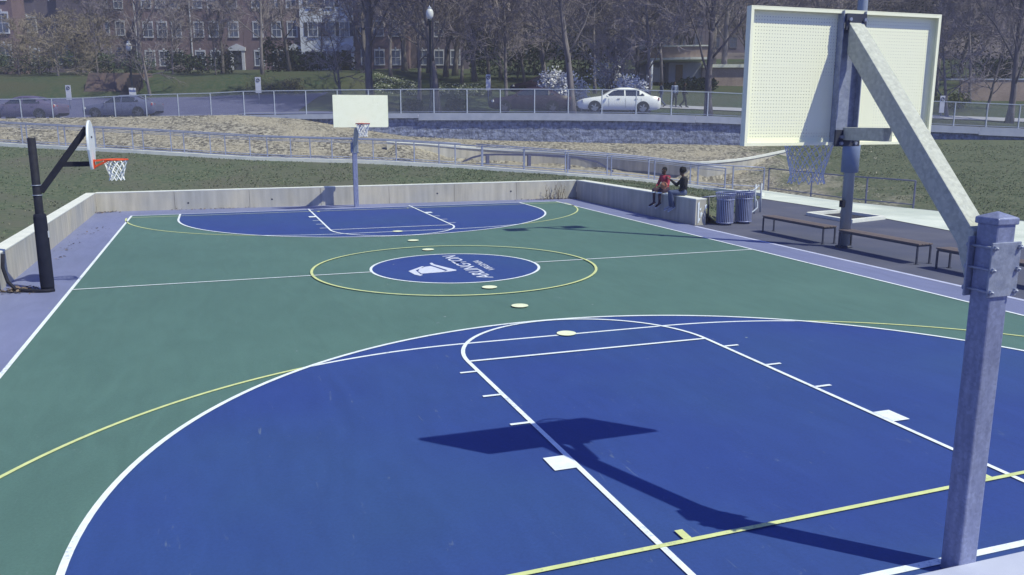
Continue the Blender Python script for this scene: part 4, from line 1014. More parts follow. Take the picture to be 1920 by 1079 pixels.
# leafy masses
def leafcloud(n, dims, size, seed=1, flat=False, shell=.5):
    R = random.Random(seed); mb = MB(); a, b, c = dims
    lumps = [(Vector((R.uniform(-.6, .6), R.uniform(-.6, .6), R.uniform(.25, .75))), R.uniform(.35, .6)) for _ in range(9)]
    k = 0
    while k < n:
        L, rr = R.choice(lumps); v = Vector((R.gauss(0, 1), R.gauss(0, 1), R.gauss(0, 1))).normalized()*rr*(shell+(1-shell)*R.random()); p = L+v
        if p.z < 0: continue
        q = Vector((p.x*a, p.y*b, p.z*c)); s = size*R.uniform(.6, 1.3)
        u_ = Vector((R.gauss(0, 1), R.gauss(0, 1), R.gauss(0, 1))).normalized(); w_ = u_.orthogonal().normalized()*s*.55; u_ = u_*s
        mb.add([q-u_, q-w_, q+u_, q+w_], [(0,1,2,3)]); k += 1
    return mb
CL = {}
def shrub(u, d, dims, label, m_=None, n=900, size=.09, name='shrub', cat='shrub', group='shrubs on the hillside', seed=1, v=None):
    s = (u-960)/F_PX*d*.98; p = sdp(s, d); p.z = tz(s, d)-.05
    root = empty(name, p.to_tuple(), rnd.uniform(0, 6), label, cat, group)
    leafcloud(n, dims, size, seed).build('foliage', m_ or LEAFD, root)
    mb = MB(); R = random.Random(seed)
    for _ in range(5):
        mb.tube([(0, 0, 0), (R.uniform(-.3, .3)*dims[0], R.uniform(-.3, .3)*dims[1], dims[2]*.7)], [.04, .015], 5)
    mb.build('stems', BARK, root); return root
shrub(852, 58.6, (1.2, .8, .9), 'round dark shrub behind the fence right of the tall lamp', seed=2, n=1300, size=.07)
shrub(777, 58.6, (1.1, .7, .75), 'low dark shrub behind the fence left of the tall lamp', seed=3, n=1200, size=.07)
for i, (u, d, w_, h) in enumerate(((10, 84, 3, 2.6), (75, 84, 2.6, 1.8), (160, 84, 2.6, 2.2), (200, 82, 2.2, 2.2), (275, 82, 2.0, 1.8), (345, 88, 2.6, 2.4), (385, 88, 2.4, 2.0), (425, 90, 2.2, 2.6))):
    shrub(u, d, (w_, 1.5, h), 'dark evergreen shrub, number %d from the left below the houses' % (i+1) if 0 else ('dark evergreen hedge clump ' + ('at the far left edge', 'near the first budding tree', 'above the left brown steps', 'left of the left street lamp', 'right of the left street lamp', 'under the first brick house', 'under the second downspout', 'left of the first white door')[i]), seed=i+4, n=900, size=.14)
for i, (u, d, w_, h, lab) in enumerate(((640, 92, 1.6, 1.8, 'clipped green ball shrub beside the white house door'), (530, 90, 2.2, 3.2, 'green bush between two white doorways'), (585, 84, 2.2, 1.6, 'dark bush at the foot of the white house'), (970, 82, 4.0, 6.5, 'tall dark evergreen mass behind the pale slim trees'), (1000, 90, 4.0, 8, 'tall dark evergreen right behind the first blossom shrub'), (905, 92, 4.0, 6, 'tall dark evergreen behind the flower bed'), (1090, 84, 4, 5, 'dark evergreen behind the tree between the cars'), (1780, 92, 6, 9, 'big dark evergreen behind the right edge of the near board'), (1860, 84, 5, 3.5, 'dark evergreen above the tan wall'), (1905, 96, 6, 9, 'dark evergreen at the far right edge'), (1292, 74, 1.6, .8, 'low green shrub at the canopied building entrance'))):
    shrub(u, d, (w_, 2.5, h), lab, seed=i+20, n=1700, size=.16, m_=LEAFD)
shrub(1795, 66, (1.6, 1.2, 1.3), 'yellow green shrub at the left end of the tan wall', seed=50, n=700, m_=mat('yellow_leaf', (.14, .16, .05), rough=.8))
for i, (u, d, w_, h, lab) in enumerate(((505, 66, 2.2, 1.5, 'low brown twiggy bush right of the second parking sign'), (550, 66, 2.0, 1.3, 'low brown twiggy bush left of the crooked tree'))):
    shrub(u, d, (w_, 1.3, h), lab, seed=60+i, n=1200, size=.06, m_=mat('brown_twig_leaf', (.13, .12, .07), (.18, .16, .09), rough=.9))
# flowering ground cover (uncountable)
mb = MB(); R = random.Random(11)
for _ in range(9000):
    u = R.choice((R.uniform(705, 790), R.uniform(825, 915))); d = R.uniform(66, 76); s = (u-960)/F_PX*d*.98; p = sdp(s, d); p.z = tz(s, d)+R.uniform(.02, .4)*(1-abs(d-71)/8)
    v = Vector((R.gauss(0, 1), R.gauss(0, 1), R.gauss(0, 1))).normalized()*.1; q = v.orthogonal().normalized()*.05; mb.add([p-v, p-q, p+v, p+q], [(0,1,2,3)], 1 if R.random() < .22 else 0)
mb.build('ground_cover', [LEAFL, mat('pale_flower', (.45, .47, .42), rough=.8)], kind='stuff', label='pale green ground cover dotted with flowers above the street', cat='ground cover')

# white blossom shrubs
def blossom(u, d, dims, n, label, seed, zoff=.5):
    s = (u-960)/F_PX*d*.98; p = sdp(s, d); p.z = tz(s, d)-.05; root = empty('blossom_shrub', p.to_tuple(), 0, label, 'shrub', 'white blossom shrubs')
    R = random.Random(seed); st = MB(); pe = MB()
    for k in range(26):
        a = R.uniform(0, 2*PI); rr = math.sqrt(R.random()); e = Vector((dims[0]*rr*math.cos(a), dims[1]*rr*math.sin(a), dims[2]*R.uniform(.45, 1)))
        mid = e*.5+Vector((0, 0, dims[2]*.12)); pts = [Vector((0, 0, 0)), mid*.6, mid, e]; st.tube(pts, [.05, .03, .02, .01], 4)
        for _ in range(n//26):
            t = R.uniform(.35, 1.05); c = mid.lerp(e, (t-.5)*2) if t > .5 else pts[1].lerp(mid, t*2)
            c = c+Vector((R.gauss(0, .16), R.gauss(0, .16), R.gauss(0, .16)))
            for _k in range(3):
                v = Vector((R.gauss(0, 1), R.gauss(0, 1), R.gauss(0, 1))).normalized()*.08; q = v.orthogonal().normalized()*.06; pe.add([c-v, c-q, c+v, c+q], [(0,1,2,3)])
    st.build('stems', BARK, root); pe.build('blossom', PETAL, root)
blossom(1045, 57.5, (1.15, .9, 2.7), 4200, 'dense white blossom shrub left of the tree between the cars', 1)
blossom(1086, 58.5, (.5, .5, 2.2), 500, 'sparse white blossom shrub just right of the tree between cars', 2)
blossom(1184, 56.9, (1.25, .9, 2.4), 3200, 'white blossom shrub above the rear of the white car', 3)
blossom(1138, 60.5, (1.5, 1, 4.0), 700, 'tall thinly flowering shrub above the white car roof', 4)

# ------------------------------------------------------------------ houses
def house(u0, u1, d, name, label, wallm, rows, cols, door=None, H=12, zb=None, depth=9, win=(1.0, 1.55), trim=TRIMW, spout=False, cornice=True, group=None, shutters=False, sill=True, rowz=None, darkwin=False):
    a = (u0-960)/F_PX*d*.98; b = (u1-960)/F_PX*d*.98; W = b-a; p = sdp(a, d); zz = tz((a+b)/2, d)-(.25 if 100 < d < 115 else 0) if zb is None else zb; p.z = zz
    root = empty(name, p.to_tuple(), -YAW, label, 'house' if 'house' in name or 'townhouse' in name else 'building', group)
    mb = MB(); mb.box((0, 0, -2.5), (W-.03, depth, H)); wall = mb.build('wall', wallm, root)
    if cornice:
        mb = MB(); mb.box((-.0, -.25, H-.5), (W-.03, -.003, H-.1)); mb.box((.0, -.12, H-.75), (W-.03, -.004, H-.503)); mb.build('cornice', trim, root)
    if spout: mb = MB(); mb.box((.04, -.1, 0), (.16, -.003, H-.8)); mb.build('downspout', trim, root)
    rowz = rowz or [.8+3.3*k for k in range(rows)]
    for zi, z in enumerate(rowz):
        for c in cols:
            x = (c-960)/F_PX*d*.98-a; w_, h_ = win
            if door is not None and zi == 0 and abs(c-door) < 14: continue
            mb = MB(); t = .12
            mb.box((x-w_/2-t, -.07, z+h_), (x+w_/2+t, -.003, z+h_+.2)); mb.box((x-w_/2-t, -.12, z-.14), (x+w_/2+t, -.003, z-.02))
            mb.box((x-w_/2-t, -.06, z-.018), (x-w_/2, -.004, z+h_-.002)); mb.box((x+w_/2, -.06, z-.018), (x+w_/2+t, -.004, z+h_-.002))
            mb.box((x-w_/2+.002, -.045, z+h_/2-.03), (x+w_/2-.002, -.02, z+h_/2+.03)); mb.box((x-.02, -.04, z), (x+.02, -.021, z+h_/2-.031)); mb.box((x-.02, -.04, z+h_/2+.031), (x+.02, -.021, z+h_-.002))
            mb.box((x-.09, -.10, z+h_+.202), (x+.09, -.004, z+h_+.42))
            f_ = mb.build('window', trim, root)
            mb = MB(); mb.box((x-w_/2+.003, -.018, z-.015), (x+w_/2-.003, -.005, z+h_-.004)); mb.build('pane', GLASS, f_)
            if shutters:
                mb = MB(); mb.box((x-w_/2-.55, -.05, z), (x-w_/2-t-.01, -.004, z+h_)); mb.box((x+w_/2+t+.01, -.05, z), (x+w_/2+.55, -.004, z+h_)); mb.build('shutter', STEELD, f_)
    if door is not None:
        x = (door-960)/F_PX*d*.98-a
        mb = MB(); mb.box((x-.85, -.22, 0), (x-.52, -.004, 2.45)); mb.box((x+.52, -.22, 0), (x+.85, -.004, 2.45)); mb.box((x-1.0, -.3, 2.452), (x+1.0, -.004, 2.85))
        mb.add([(x-.9, -.28, 2.853), (x+.9, -.28, 2.853), (x, -.28, 3.25), (x-.9, -.004, 2.853), (x+.9, -.004, 2.853), (x, -.004, 3.25)], [(0,1,2),(0,2,5,3),(1,4,5,2)])
        dr = mb.build('doorway', trim, root); mb = MB(); mb.box((x-.517, -.08, 0), (x+.517, -.006, 2.448)); mb.build('door', STEELD, dr)
        mb = MB()
        for k in range(4): mb.box((x-1, -.3-.3*(4-k), -1), (x+1, -.3*(4-k)+.0, -.15*(3-k)-.002))
        mb.build('steps', CAPC, root)
    return root
GH = 'brick townhouses on the hill'
house(267, 368, 104, 'brick_townhouse', 'red brick townhouse with white lintels right of the left lamp', BRICK, 4, (291, 317, 343), spout=True, group=GH)
house(368.3, 465, 104, 'brick_townhouse', 'red brick townhouse with a white doorway left of the twin doors', BRICK, 4, (384, 412, 448), door=453, spout=True, group=GH)
house(465.3, 570, 104, 'brick_townhouse', 'red brick townhouse adjoining the white house with doorway at right', BRICK, 4, (493, 527, 556), door=559, group=GH)
house(570.3, 668, 103.5, 'white_townhouse', 'white sided townhouse with dark shutters among the brick ones', SIDING, 4, (594, 626, 652), door=655, shutters=True)
house(668.3, 770, 104, 'brick_townhouse', 'red brick townhouse right of the white house behind trees', BRICK, 4, (690, 715, 745), group=GH)
house(770.3, 880, 106, 'brick_townhouse', 'red brick townhouse hindmost right in the row behind trees', BRICKD, 4, (795, 825, 855), group=GH)
house(190, 266, 112, 'brick_townhouse', 'set back dark red townhouse at the left end of row', BRICK, 4, (212, 240), group=GH)
# left corner buildings
house(-190, 45, 84, 'brick_house', 'brick house cut by the left frame edge with white window trim', BRICK, 3, (-140, -80, -20, 24), H=11.5, spout=False, depth=2.2, rowz=[.9, 3.9, 6.9], win=(1.1, 1.7), group=None)
rt = house(50, 190, 98, 'gabled_house', 'dark brick house with white gable trim behind the budding trees', BRICKD, 3, (70, 138), H=10.2, depth=3, win=(1.9, 1.5), cornice=False, rowz=[1, 4.4, 8.0])
mb = MB(); W = 140/F_PX*98*.98
mb.add([(-.3, -.6, 10.0), (W*.62, -.6, 15), (W*1.15, -.6, 10.0), (-.3, 9, 10.0), (W*.62, 9, 15), (W*1.15, 9, 10.0)], [(0,1,4,3),(1,2,5,4),(0,2,1),(3,4,5)]); rf = mb.build('roof', ROOFM, rt)
mb = MB(); mb.bar((W*.5, -.75, 7.6), (W*.99, -.75, 11.8), .08, .3, upv=Vector((0,-1,0))); mb.build('gable_trim', TRIMW, rf)
mb = MB(); mb.box((W*.80, -1.6, 8.8), (W*1.02, -.01, 12.3)); mb.build('chimney', BRICKD, rf)
mb = MB(); mb.box((W*.62, -1.2, 4.2), (W*.93, -.01, 8.2)); mb.build('bay', BRICKD, rt)
# large dim apartment blocks behind the wood
house(880, 1210, 128, 'apartment_block', 'wide dim brick apartment block behind the middle of the wood', BRICKD, 6, tuple(range(900, 1210, 30)), H=22, group=None, trim=mat('dim_trim', (.13, .13, .19), rough=.8), cornice=False)
house(1216, 1560, 135, 'apartment_block', 'tall dim brick apartment block behind the canopied building', BRICKD, 7, tuple(range(1240, 1550, 32)), H=26, trim=MATS['dim_trim'], cornice=False)
house(1600, 2080, 150, 'apartment_block', 'dim dark apartment block at the upper right behind evergreens', BRICKD, 7, tuple(range(1630, 2060, 36)), H=30, trim=MATS['dim_trim'], cornice=False)
house(-600, 186, 140, 'apartment_block', 'tall brick block behind the houses at the upper left', BRICKD, 7, tuple(range(-100, 180, 30)), H=26, trim=MATS['dim_trim'], cornice=False)

# canopied low building
d0 = 78; a = (1213-960)/F_PX*d0*.98; p = sdp(a, d0); zb = pt(1260, 166, d0).z; p.z = zb
root = empty('canopied_building', p.to_tuple(), -YAW, label='low brick building with wide flat curved canopy over its entrance', cat='building')
PXM = d0/F_PX*.98
X = lambda u: (u-1213)*PXM
ZV = lambda v: (166-v)*PXM*1.01
mb = MB(); mb.box((X(1219), 3.2, -2), (X(1256), 9, ZV(118))); mb.box((X(1257), 1.6, -2), (X(1318), 9, ZV(118))); mb.build('wall', mat('grey_render', (.34, .36, .48), (.29, .31, .42), scale=1, rough=.9), root)
mb = MB(); mb.box((X(1318)+.01, 1.0, -2), (X(1560), 9, ZV(128))); mb.build('brick_wing', BRICKT, root)
mb = MB(); mb.box((X(1318)+.01, .7, ZV(128)+.003), (X(1562), 9.2, ZV(122))); mb.build('wing_parapet', mat('pale_band', (.66, .68, .62), rough=.8), root)
def canopy(zlo, zhi, off, m_, nm):
    mb = MB(); poly = []
    for i in range(13):
        t = i/12; u = 1209+t*111; poly.append((X(u), off-1.6*math.sin(PI*min(1, t*1.25)*.5)+1.6))
    poly += [(X(1322), 9.3), (X(1209), 9.3)]
    mb.prism(poly, zlo, zhi); return mb.build(nm, m_, root)
canopy(ZV(117), ZV(113), -2.0, MATS['pale_band'], 'canopy_edge'); canopy(ZV(113)+.01, ZV(94), -1.6, BRICKT, 'fascia'); canopy(ZV(94)+.01, ZV(91.5), -1.7, MATS['pale_band'], 'parapet')
mb = MB(); mb.box((X(1270), 1.53, 0), (X(1283), 1.595, ZV(122))); mb.build('door', mat('brown_door', (.18, .11, .06), rough=.6), root)
mb = MB(); mb.box((X(1231), 3.1, 0), (X(1254), 3.195, ZV(124))); mb.build('glass_entrance', GLASS, root)
mb = MB(); mb.tube([(X(1216), -.9, -1), (X(1216), -.9, ZV(117))], .12, 10); mb.build('column', CAPC, root)
# tan wall at the right
p = pt(1800, 188, 72); root = empty('tan_wall', (p.x, p.y, p.z), -YAW, label='tan brick garden wall with pale coping at far right', cat='wall')
mb = MB(); mb.box((0, 0, -1.5), (12, .35, 1.62)); mb.build('brickwork', BRICKT, root)
mb = MB(); mb.box((-1.6, -.06, 1.622), (12.1, .42, 1.74)); mb.build('coping', CAPC, root)
# small pale window box seen high in the trees at right
# brown stepped embankment left
p = pt(152, 183, 66.3); p.z = tz((152-960)/F_PX*66.3*.98, 66.3); root = empty('embankment_wall', (p.x, p.y, p.z), -YAW, label='brown earth embankment with dark steps left of the left lamp', cat='wall')
mb = MB(); w_ = 96*66.3/F_PX
mb.add([(0, 0, -.5), (w_, 0, -.5), (w_*.86, 1.2, 1.75), (w_*.04, 1.2, 1.75), (w_*.86, 5, 1.9), (w_*.04, 5, 1.9), (w_+.3, 5, -.5), (-.3, 5, -.5)], [(0,1,2,3),(3,2,4,5),(1,6,4,2),(0,3,5,7)]); mb.build('earth_face', mat('red_earth', (.13, .092, .09), (.085, .07, .075), scale=2, rough=1, bump=.5), root)
mb = MB()
for k in range(8): mb.box((w_*.72+k*.08-.5*k*.0, -.3+k*.18-.2, -.5), (w_*.72+1.0+k*.08, -.3+k*.18, -.3+k*.27))
mb.build('steps', mat('dark_steps', (.05, .045, .06), rough=1), root)

# ------------------------------------------------------------------ street furniture
def acorn_lamp(u, vtop, vbot, d, label, box):
    p = pt(u, vbot, d); top_ = pt(u, vtop, d); H = top_.z-p.z
    root = empty('street_lamp', p.to_tuple(), 0, label, 'street lamp', 'globe topped street lamps')
    mb = MB(); mb.lathe([(.17, -.3), (.17, .25), (.11, .4), (.085, .55), (.07, H-.95), (.12, H-.93), (.13, H-.80)], n=14); mb.build('post', mat('lamp_green', (.02, .028, .045), rough=.5), root)
    mb = MB(); mb.lathe([(.12, H-.80), (.20, H-.65), (.23, H-.48), (.19, H-.30), (.10, H-.2), (.04, H-.18)], n=16); mb.build('globe', mat('lamp_glass', (.62, .64, .66), rough=.3), root)
    mb = MB(); mb.lathe([(.12, H-.2), (.10, H-.12), (.03, H-.08), (.012, H)], n=12); mb.build('finial', CAPC, root)
    if box: mb = MB(); mb.box((-.24, -.24, -.5), (.24, .24, .42)); mb.build('plinth', TRIMW, root, bevel=.02)
    return root
acorn_lamp(249, 75, 176, 66, 'shorter dark street lamp with a white plinth at left', True)
acorn_lamp(809, 10, 208, 52, 'taller dark street lamp beside the thick forked tree', False)
def psign(u, v0, v1, d, label, w_=.36):
    p = pt(u, v1+8, d); H = pt(u, v0, d).z-p.z
    root = empty('parking_sign', p.to_tuple(), -YAW+.05, label, 'sign', 'pale panel signs along the street')
    mb = MB(); mb.tube([(0, 0, -.5), (0, 0, H)], .035, 8); mb.build('post', GALV, root)
    mb = MB(); mb.box((-w_/2, -.06, H-1.0), (w_/2, -.038, H)); f_ = mb.build('panel', TRIMW, root, bevel=.004)
    mb = MB(); mb.tube([(.1*math.cos(a_), -.063, H-.2+.1*math.sin(a_)) for a_ in [2*PI*i/16 for i in range(16)]], .022, 5, closed=True); mb.bar((-.07, -.065, H-.27), (.07, -.065, H-.13), .02, .02); mb.build('symbol', STICKER, f_)
psign(131, 160, 186, 60, 'pale sign panel with dark ring symbol left of the left lamp')
psign(485.5, 145, 172, 56, 'pale sign panel with dark ring symbol before the second townhouse')
psign(915.5, 140, 168, 56, 'pale sign panel with dark ring symbol near the dark car', .3)
psign(1217, 140, 168, 60, 'pale sign panel beside the canopied building', .4)
psign(1765, 180, 195, 52, 'small pale sign just right of the near backboard', .3)

# ------------------------------------------------------------------ cars
def car(u0, u1, vb, d, paint, label, dark=False, L=4.75, face=-1, flip=False, root_name='parked_car'):
    uc = (u0+u1)/2; s = (uc-960)/F_PX*d*.98; p = sdp(s, d); p.z = tz(s, d)+.03
    # street slopes slightly along its length
    z0_ = tz(s-2, d); z1_ = tz(s+2, d)
    root = empty(root_name, p.to_tuple(), 0, label, 'car', 'cars parked along the street')
    root.rotation_euler = (0, -math.atan2(z1_-z0_, 4), -YAW if not flip else -YAW+PI)
    # x from front (-) to rear (+)
    ST = [(-2.37, .40, .62, .62, .55, 0), (-2.28, .28, .70, .70, .72, 0), (-2.0, .22, .80, .80, .82, 0), (-1.55, .20, .88, .88, .88, 0), (-1.1, .20, .93, .95, .90, 0), (-.98, .20, .94, .98, .90, 0),
          (-.35, .20, .95, 1.36, .91, 1), (.1, .20, .95, 1.45, .91, 1), (.6, .20, .95, 1.455, .91, 1), (1.1, .20, .96, 1.38, .91, 1), (1.62, .20, .98, 1.12, .90, 1), (1.82, .21, .99, 1.02, .89, 0), (2.15, .25, .97, .98, .86, 0), (2.33, .32, .90, .91, .78, 0), (2.38, .42, .72, .72, .66, 0)]
    k = L/4.75
    def sec(x, zl, zb_, zr, hw, cab):
        roofw = hw*(.70 if zr > 1.2 else (.86 if zr > zb_+.06 else .93))
        return [(x*k, -hw*.88, zl), (x*k, -hw, zl+.14), (x*k, -hw, (zl+zb_)/2+.05), (x*k, -hw*.97, zb_), (x*k, -roofw, max(zr-.05, zb_+.01)), (x*k, -roofw*.7, zr+.005), (x*k, 0, zr+.025),
                (x*k, roofw*.7, zr+.005), (x*k, roofw, max(zr-.05, zb_+.01)), (x*k, hw*.97, zb_), (x*k, hw, (zl+zb_)/2+.05), (x*k, hw, zl+.14), (x*k, hw*.88, zl)]
    mb = MB(); S = [sec(*q) for q in ST]; mb.grid(S)
    mb.add([v for v in S[0]], [tuple(range(13))]); mb.add([v for v in S[-1]], [tuple(range(13))[::-1]])
    mb.add([S[0][0], S[-1][0], S[-1][-1], S[0][-1]], [(0,1,2,3)])
    body = mb.build('body', paint, root)
    gl = MB()
    def quad4(pts, off): gl.add([Vector(p_)+Vector(off) for p_ in pts], [(0,1,2,3)])
    def lerp3(a_, b_, t): return Vector(a_).lerp(Vector(b_), t)
    for sd_, (ib, it) in ((-1, (3, 4)), (1, (9, 8))):
        bl = lambda i: lerp3(S[i][ib], S[i][it], .08); tl = lambda i: lerp3(S[i][ib], S[i][it], .86)
        o_ = (0, sd_*.008, .002)
        a0 = lerp3(S[5][ib], S[6][ib], .30)+Vector((0, 0, .03)); 
        quad4([a0, bl(6), tl(6), tl(6)-Vector((.05, 0, .02))], o_)
        quad4([bl(6), bl(7), tl(7), tl(6)], o_)
        m0 = lerp3(bl(7), bl(8), .30); m1 = lerp3(tl(7), tl(8), .30); quad4([bl(7), m0, m1, tl(7)], o_)
        n0 = lerp3(bl(7), bl(8), .46); n1 = lerp3(tl(7), tl(8), .46); quad4([n0, bl(8), tl(8), n1], o_)
        quad4([bl(8), bl(9), tl(9), tl(8)], o_)
        e = lerp3(S[9][ib], S[10][ib], .62)+Vector((0, 0, .05)); quad4([bl(9), e, lerp3(S[9][it], S[10][it], .25)-Vector((0, 0, .06)), tl(9)], o_)
    # windscreen and rear screen
    for i, j, t0, t1 in ((5, 6, .12, .9), (9, 10, .15, .9)):
        A0 = lerp3(S[i][5], S[j][5], t0); A1 = lerp3(S[i][5], S[j][5], t1); B0 = lerp3(S[i][7], S[j][7], t0); B1 = lerp3(S[i][7], S[j][7], t1)
        gl.add([A0+Vector((0,0,.014)), A1+Vector((0,0,.014)), B1+Vector((0,0,.014)), B0+Vector((0,0,.014))], [(0,1,2,3)])
    gl.build('windows', mat('car_glass', (.02, .025, .045), rough=.08, spec=.8), root)
    for sx in (-1.42, 1.33):
        for sy in (-1, 1):
            mb = MB(); c = (sx*k, sy*.80, .33)
            prof = [(.20, -.11), (.31, -.11), (.335, -.08), (.335, .08), (.31, .11), (.20, .11)]
            vs = []; n = 20
            for r_, y_ in prof:
                for j in range(n): a_ = 2*PI*j/n; vs.append((c[0]+r_*math.cos(a_), c[1]+y_, c[2]+r_*math.sin(a_)))
            fs = [(i*n+j, i*n+(j+1) % n, (i+1)*n+(j+1) % n, (i+1)*n+j) for i in range(5) for j in range(n)]
            mb.add(vs, fs, 0, True); wh = mb.build('wheel', mat('tyre', (.012, .013, .02), rough=.8), root)
            mb = MB(); yy = c[1]+sy*.10
            mb.add([(c[0]+.20*math.cos(2*PI*j/20), yy-sy*.03, c[2]+.20*math.sin(2*PI*j/20)) for j in range(20)], [tuple(range(20))])
            for j in range(5): a_ = 2*PI*j/5; mb.bar((c[0], yy, c[2]), (c[0]+.21*math.cos(a_), yy, c[2]+.21*math.sin(a_)), .03, .07)
            mb.build('rim', mat('alloy', (.35, .37, .42), rough=.35, metal=.6) if paint == WCAR else mat('dark_alloy', (.09, .09, .13), rough=.4), wh)
            # wheel arch
            mb = MB(); pts_ = [(c[0]+.38*math.cos(a_), sy*.915, c[2]+.38*math.sin(a_)) for a_ in [PI*i/14-.1 for i in range(16)]]
            mb.add([(c[0], sy*.912, c[2])]+pts_, [(0, i, i+1) for i in range(1, 16)]); mb.build('wheel_arch', MATS['tyre'], root)
    for sy in (-1, 1):
        mb = MB(); mb.bar((-2.28*k, sy*.55, .62), (-2.05*k, sy*.80, .68), .12, .12); mb.build('headlight', mat('lamp_lens', (.5, .53, .58), rough=.15), root)
        mb = MB(); mb.bar((2.34*k, sy*.62, .80), (2.18*k, sy*.845, .84), .08, .15); mb.build('tail_light', mat('tail_lens', (.30, .03, .05), rough=.2), root)
        mb = MB(); mb.ball((-.72*k, sy*.99, .96), .08, 8, sc3=(1, .9, .8)); mb.build('mirror', paint, root)
        for x in (-.15, .85):
            mb = MB(); mb.box((x*k, sy*.918-.01, .80), (x*k+.16, sy*.918+.01, .83)); mb.build('door_handle', mat('dark_alloy', (.09, .09, .13), rough=.4), root)
    mb = MB()
    for sy in (-1, 1):
        for x in (-.62, .33, 1.22): mb.box((x*k-.004, sy*.9135-.003, .34), (x*k+.004, sy*.9135+.003, .88))
    mb.build('door_seams', MATS['tyre'], body)
    return root
WCAR = mat('white_car_paint', (.82, .84, .82), (.8, .82, .8), scale=.5, rough=.25, spec=.6)
car(1083, 1232, 212, 50, WCAR, 'white sedan parked facing left behind the street fence')
car(917, 1067, 212, 50.4, mat('maroon_paint', (.022, .012, .034), (.025, .014, .036), scale=.5, rough=.45, spec=.3), 'dark maroon sedan parked just left of the white sedan')
car(-20, 118, 220, 53.5, mat('purple_paint', (.10, .085, .165), (.105, .09, .17), scale=.5, rough=.3, spec=.5), 'dusky purple sedan behind the fence at the far left')
car(165, 300, 220, 56, mat('slate_paint', (.085, .095, .18), (.09, .10, .185), scale=.5, rough=.3, spec=.5), 'slate grey sedan behind the fence below the left lamp')
car(960, 1068, 165, 66, MATS['maroon_paint'], 'dark car mostly hidden behind the maroon sedan roof')

# ------------------------------------------------------------------ thin haze volume, added to lift the dark background
mb = MB(); mb.box((-330, -60, -12), (330, 460, 62)); hz = mb.build('haze', [], kind='stuff', label='thin bluish haze added to lift the dark background over the street', cat='haze')
hm = bpy.data.materials.new('haze'); hm.use_nodes = True; hn = hm.node_tree.nodes; hn.remove(hn['Principled BSDF'])
pv = hn.new('ShaderNodeVolumePrincipled'); pv.inputs['Color'].default_value = (.74, .76, .95, 1); pv.inputs['Density'].default_value = .0014; pv.inputs['Anisotropy'].default_value = 0
hm.node_tree.links.new(pv.outputs[0], hn['Material Output'].inputs['Volume']); hz.data.materials.append(hm)

# ------------------------------------------------------------------ people
def remesh(mb, name, m_, parent, voxel=.012, smooth_it=6, adapt=0):
    o = mb.build('tmp', m_)
    md = o.modifiers.new('r', 'REMESH'); md.mode = 'VOXEL'; md.voxel_size = voxel; md.use_smooth_shade = True
    sm = o.modifiers.new('s', 'SMOOTH'); sm.iterations = smooth_it; sm.factor = .5
    dg = bpy.context.evaluated_depsgraph_get(); me = bpy.data.meshes.new_from_object(o.evaluated_get(dg)); bpy.data.objects.remove(o)
    me.name = name; me.materials.clear(); me.materials.append(m_); r_ = bpy.data.objects.new(name, me); COL.objects.link(r_); r_.parent = parent; return r_
def cap(mb, a, b, ra, rb, n=10):          # tapered capsule
    a = Vector(a); b = Vector(b); d = (b-a); L = d.length; d.normalize(); pts = []; rad = []
    for i in range(4): t = PI/2*(i/3); pts.append(a-d*ra*math.cos(t)); rad.append(max(.001, ra*math.sin(t)))
    for i in range(1, 5): t = i/5; pts.append(a.lerp(b, t)); rad.append(ra+(rb-ra)*t)
    for i in range(4): t = PI/2*(i/3); pts.append(b+d*rb*math.sin(t)); rad.append(max(.001, rb*math.cos(t)))
    mb.tube(pts, rad, n)
def hand(mb, wr, dr, palmn, s=1, curl=.5):
    dr = Vector(dr).normalized(); pn = Vector(palmn).normalized(); sd_ = dr.cross(pn).normalized()
    pc = Vector(wr)+dr*.055*s
    for k in (-.022, 0, .022): cap(mb, Vector(wr)+sd_*k*.6*s, pc+sd_*k*s+dr*.015*s, .014*s, .013*s, 8)
    for k, l in ((-.030, .055), (-.010, .066), (.010, .062), (.029, .048)):
        b = pc+sd_*k*s+dr*.02*s; m_ = b+(dr*math.cos(curl*.5)+pn*math.sin(curl*.5))*l*.55*s; e = m_+(dr*math.cos(curl*1.4)+pn*math.sin(curl*1.4))*l*.55*s
        cap(mb, b, m_, .0088*s, .008*s, 8); cap(mb, m_, e, .008*s, .0065*s, 8)
    b = Vector(wr)+dr*.02*s-sd_*.022*s; m_ = b+(dr*.6-sd_*.7+pn*.2).normalized()*.035*s; cap(mb, b, m_, .011*s, .009*s, 8); cap(mb, m_, m_+(dr*.9-sd_*.3+pn*.3).normalized()*.028*s, .009*s, .007*s, 8)
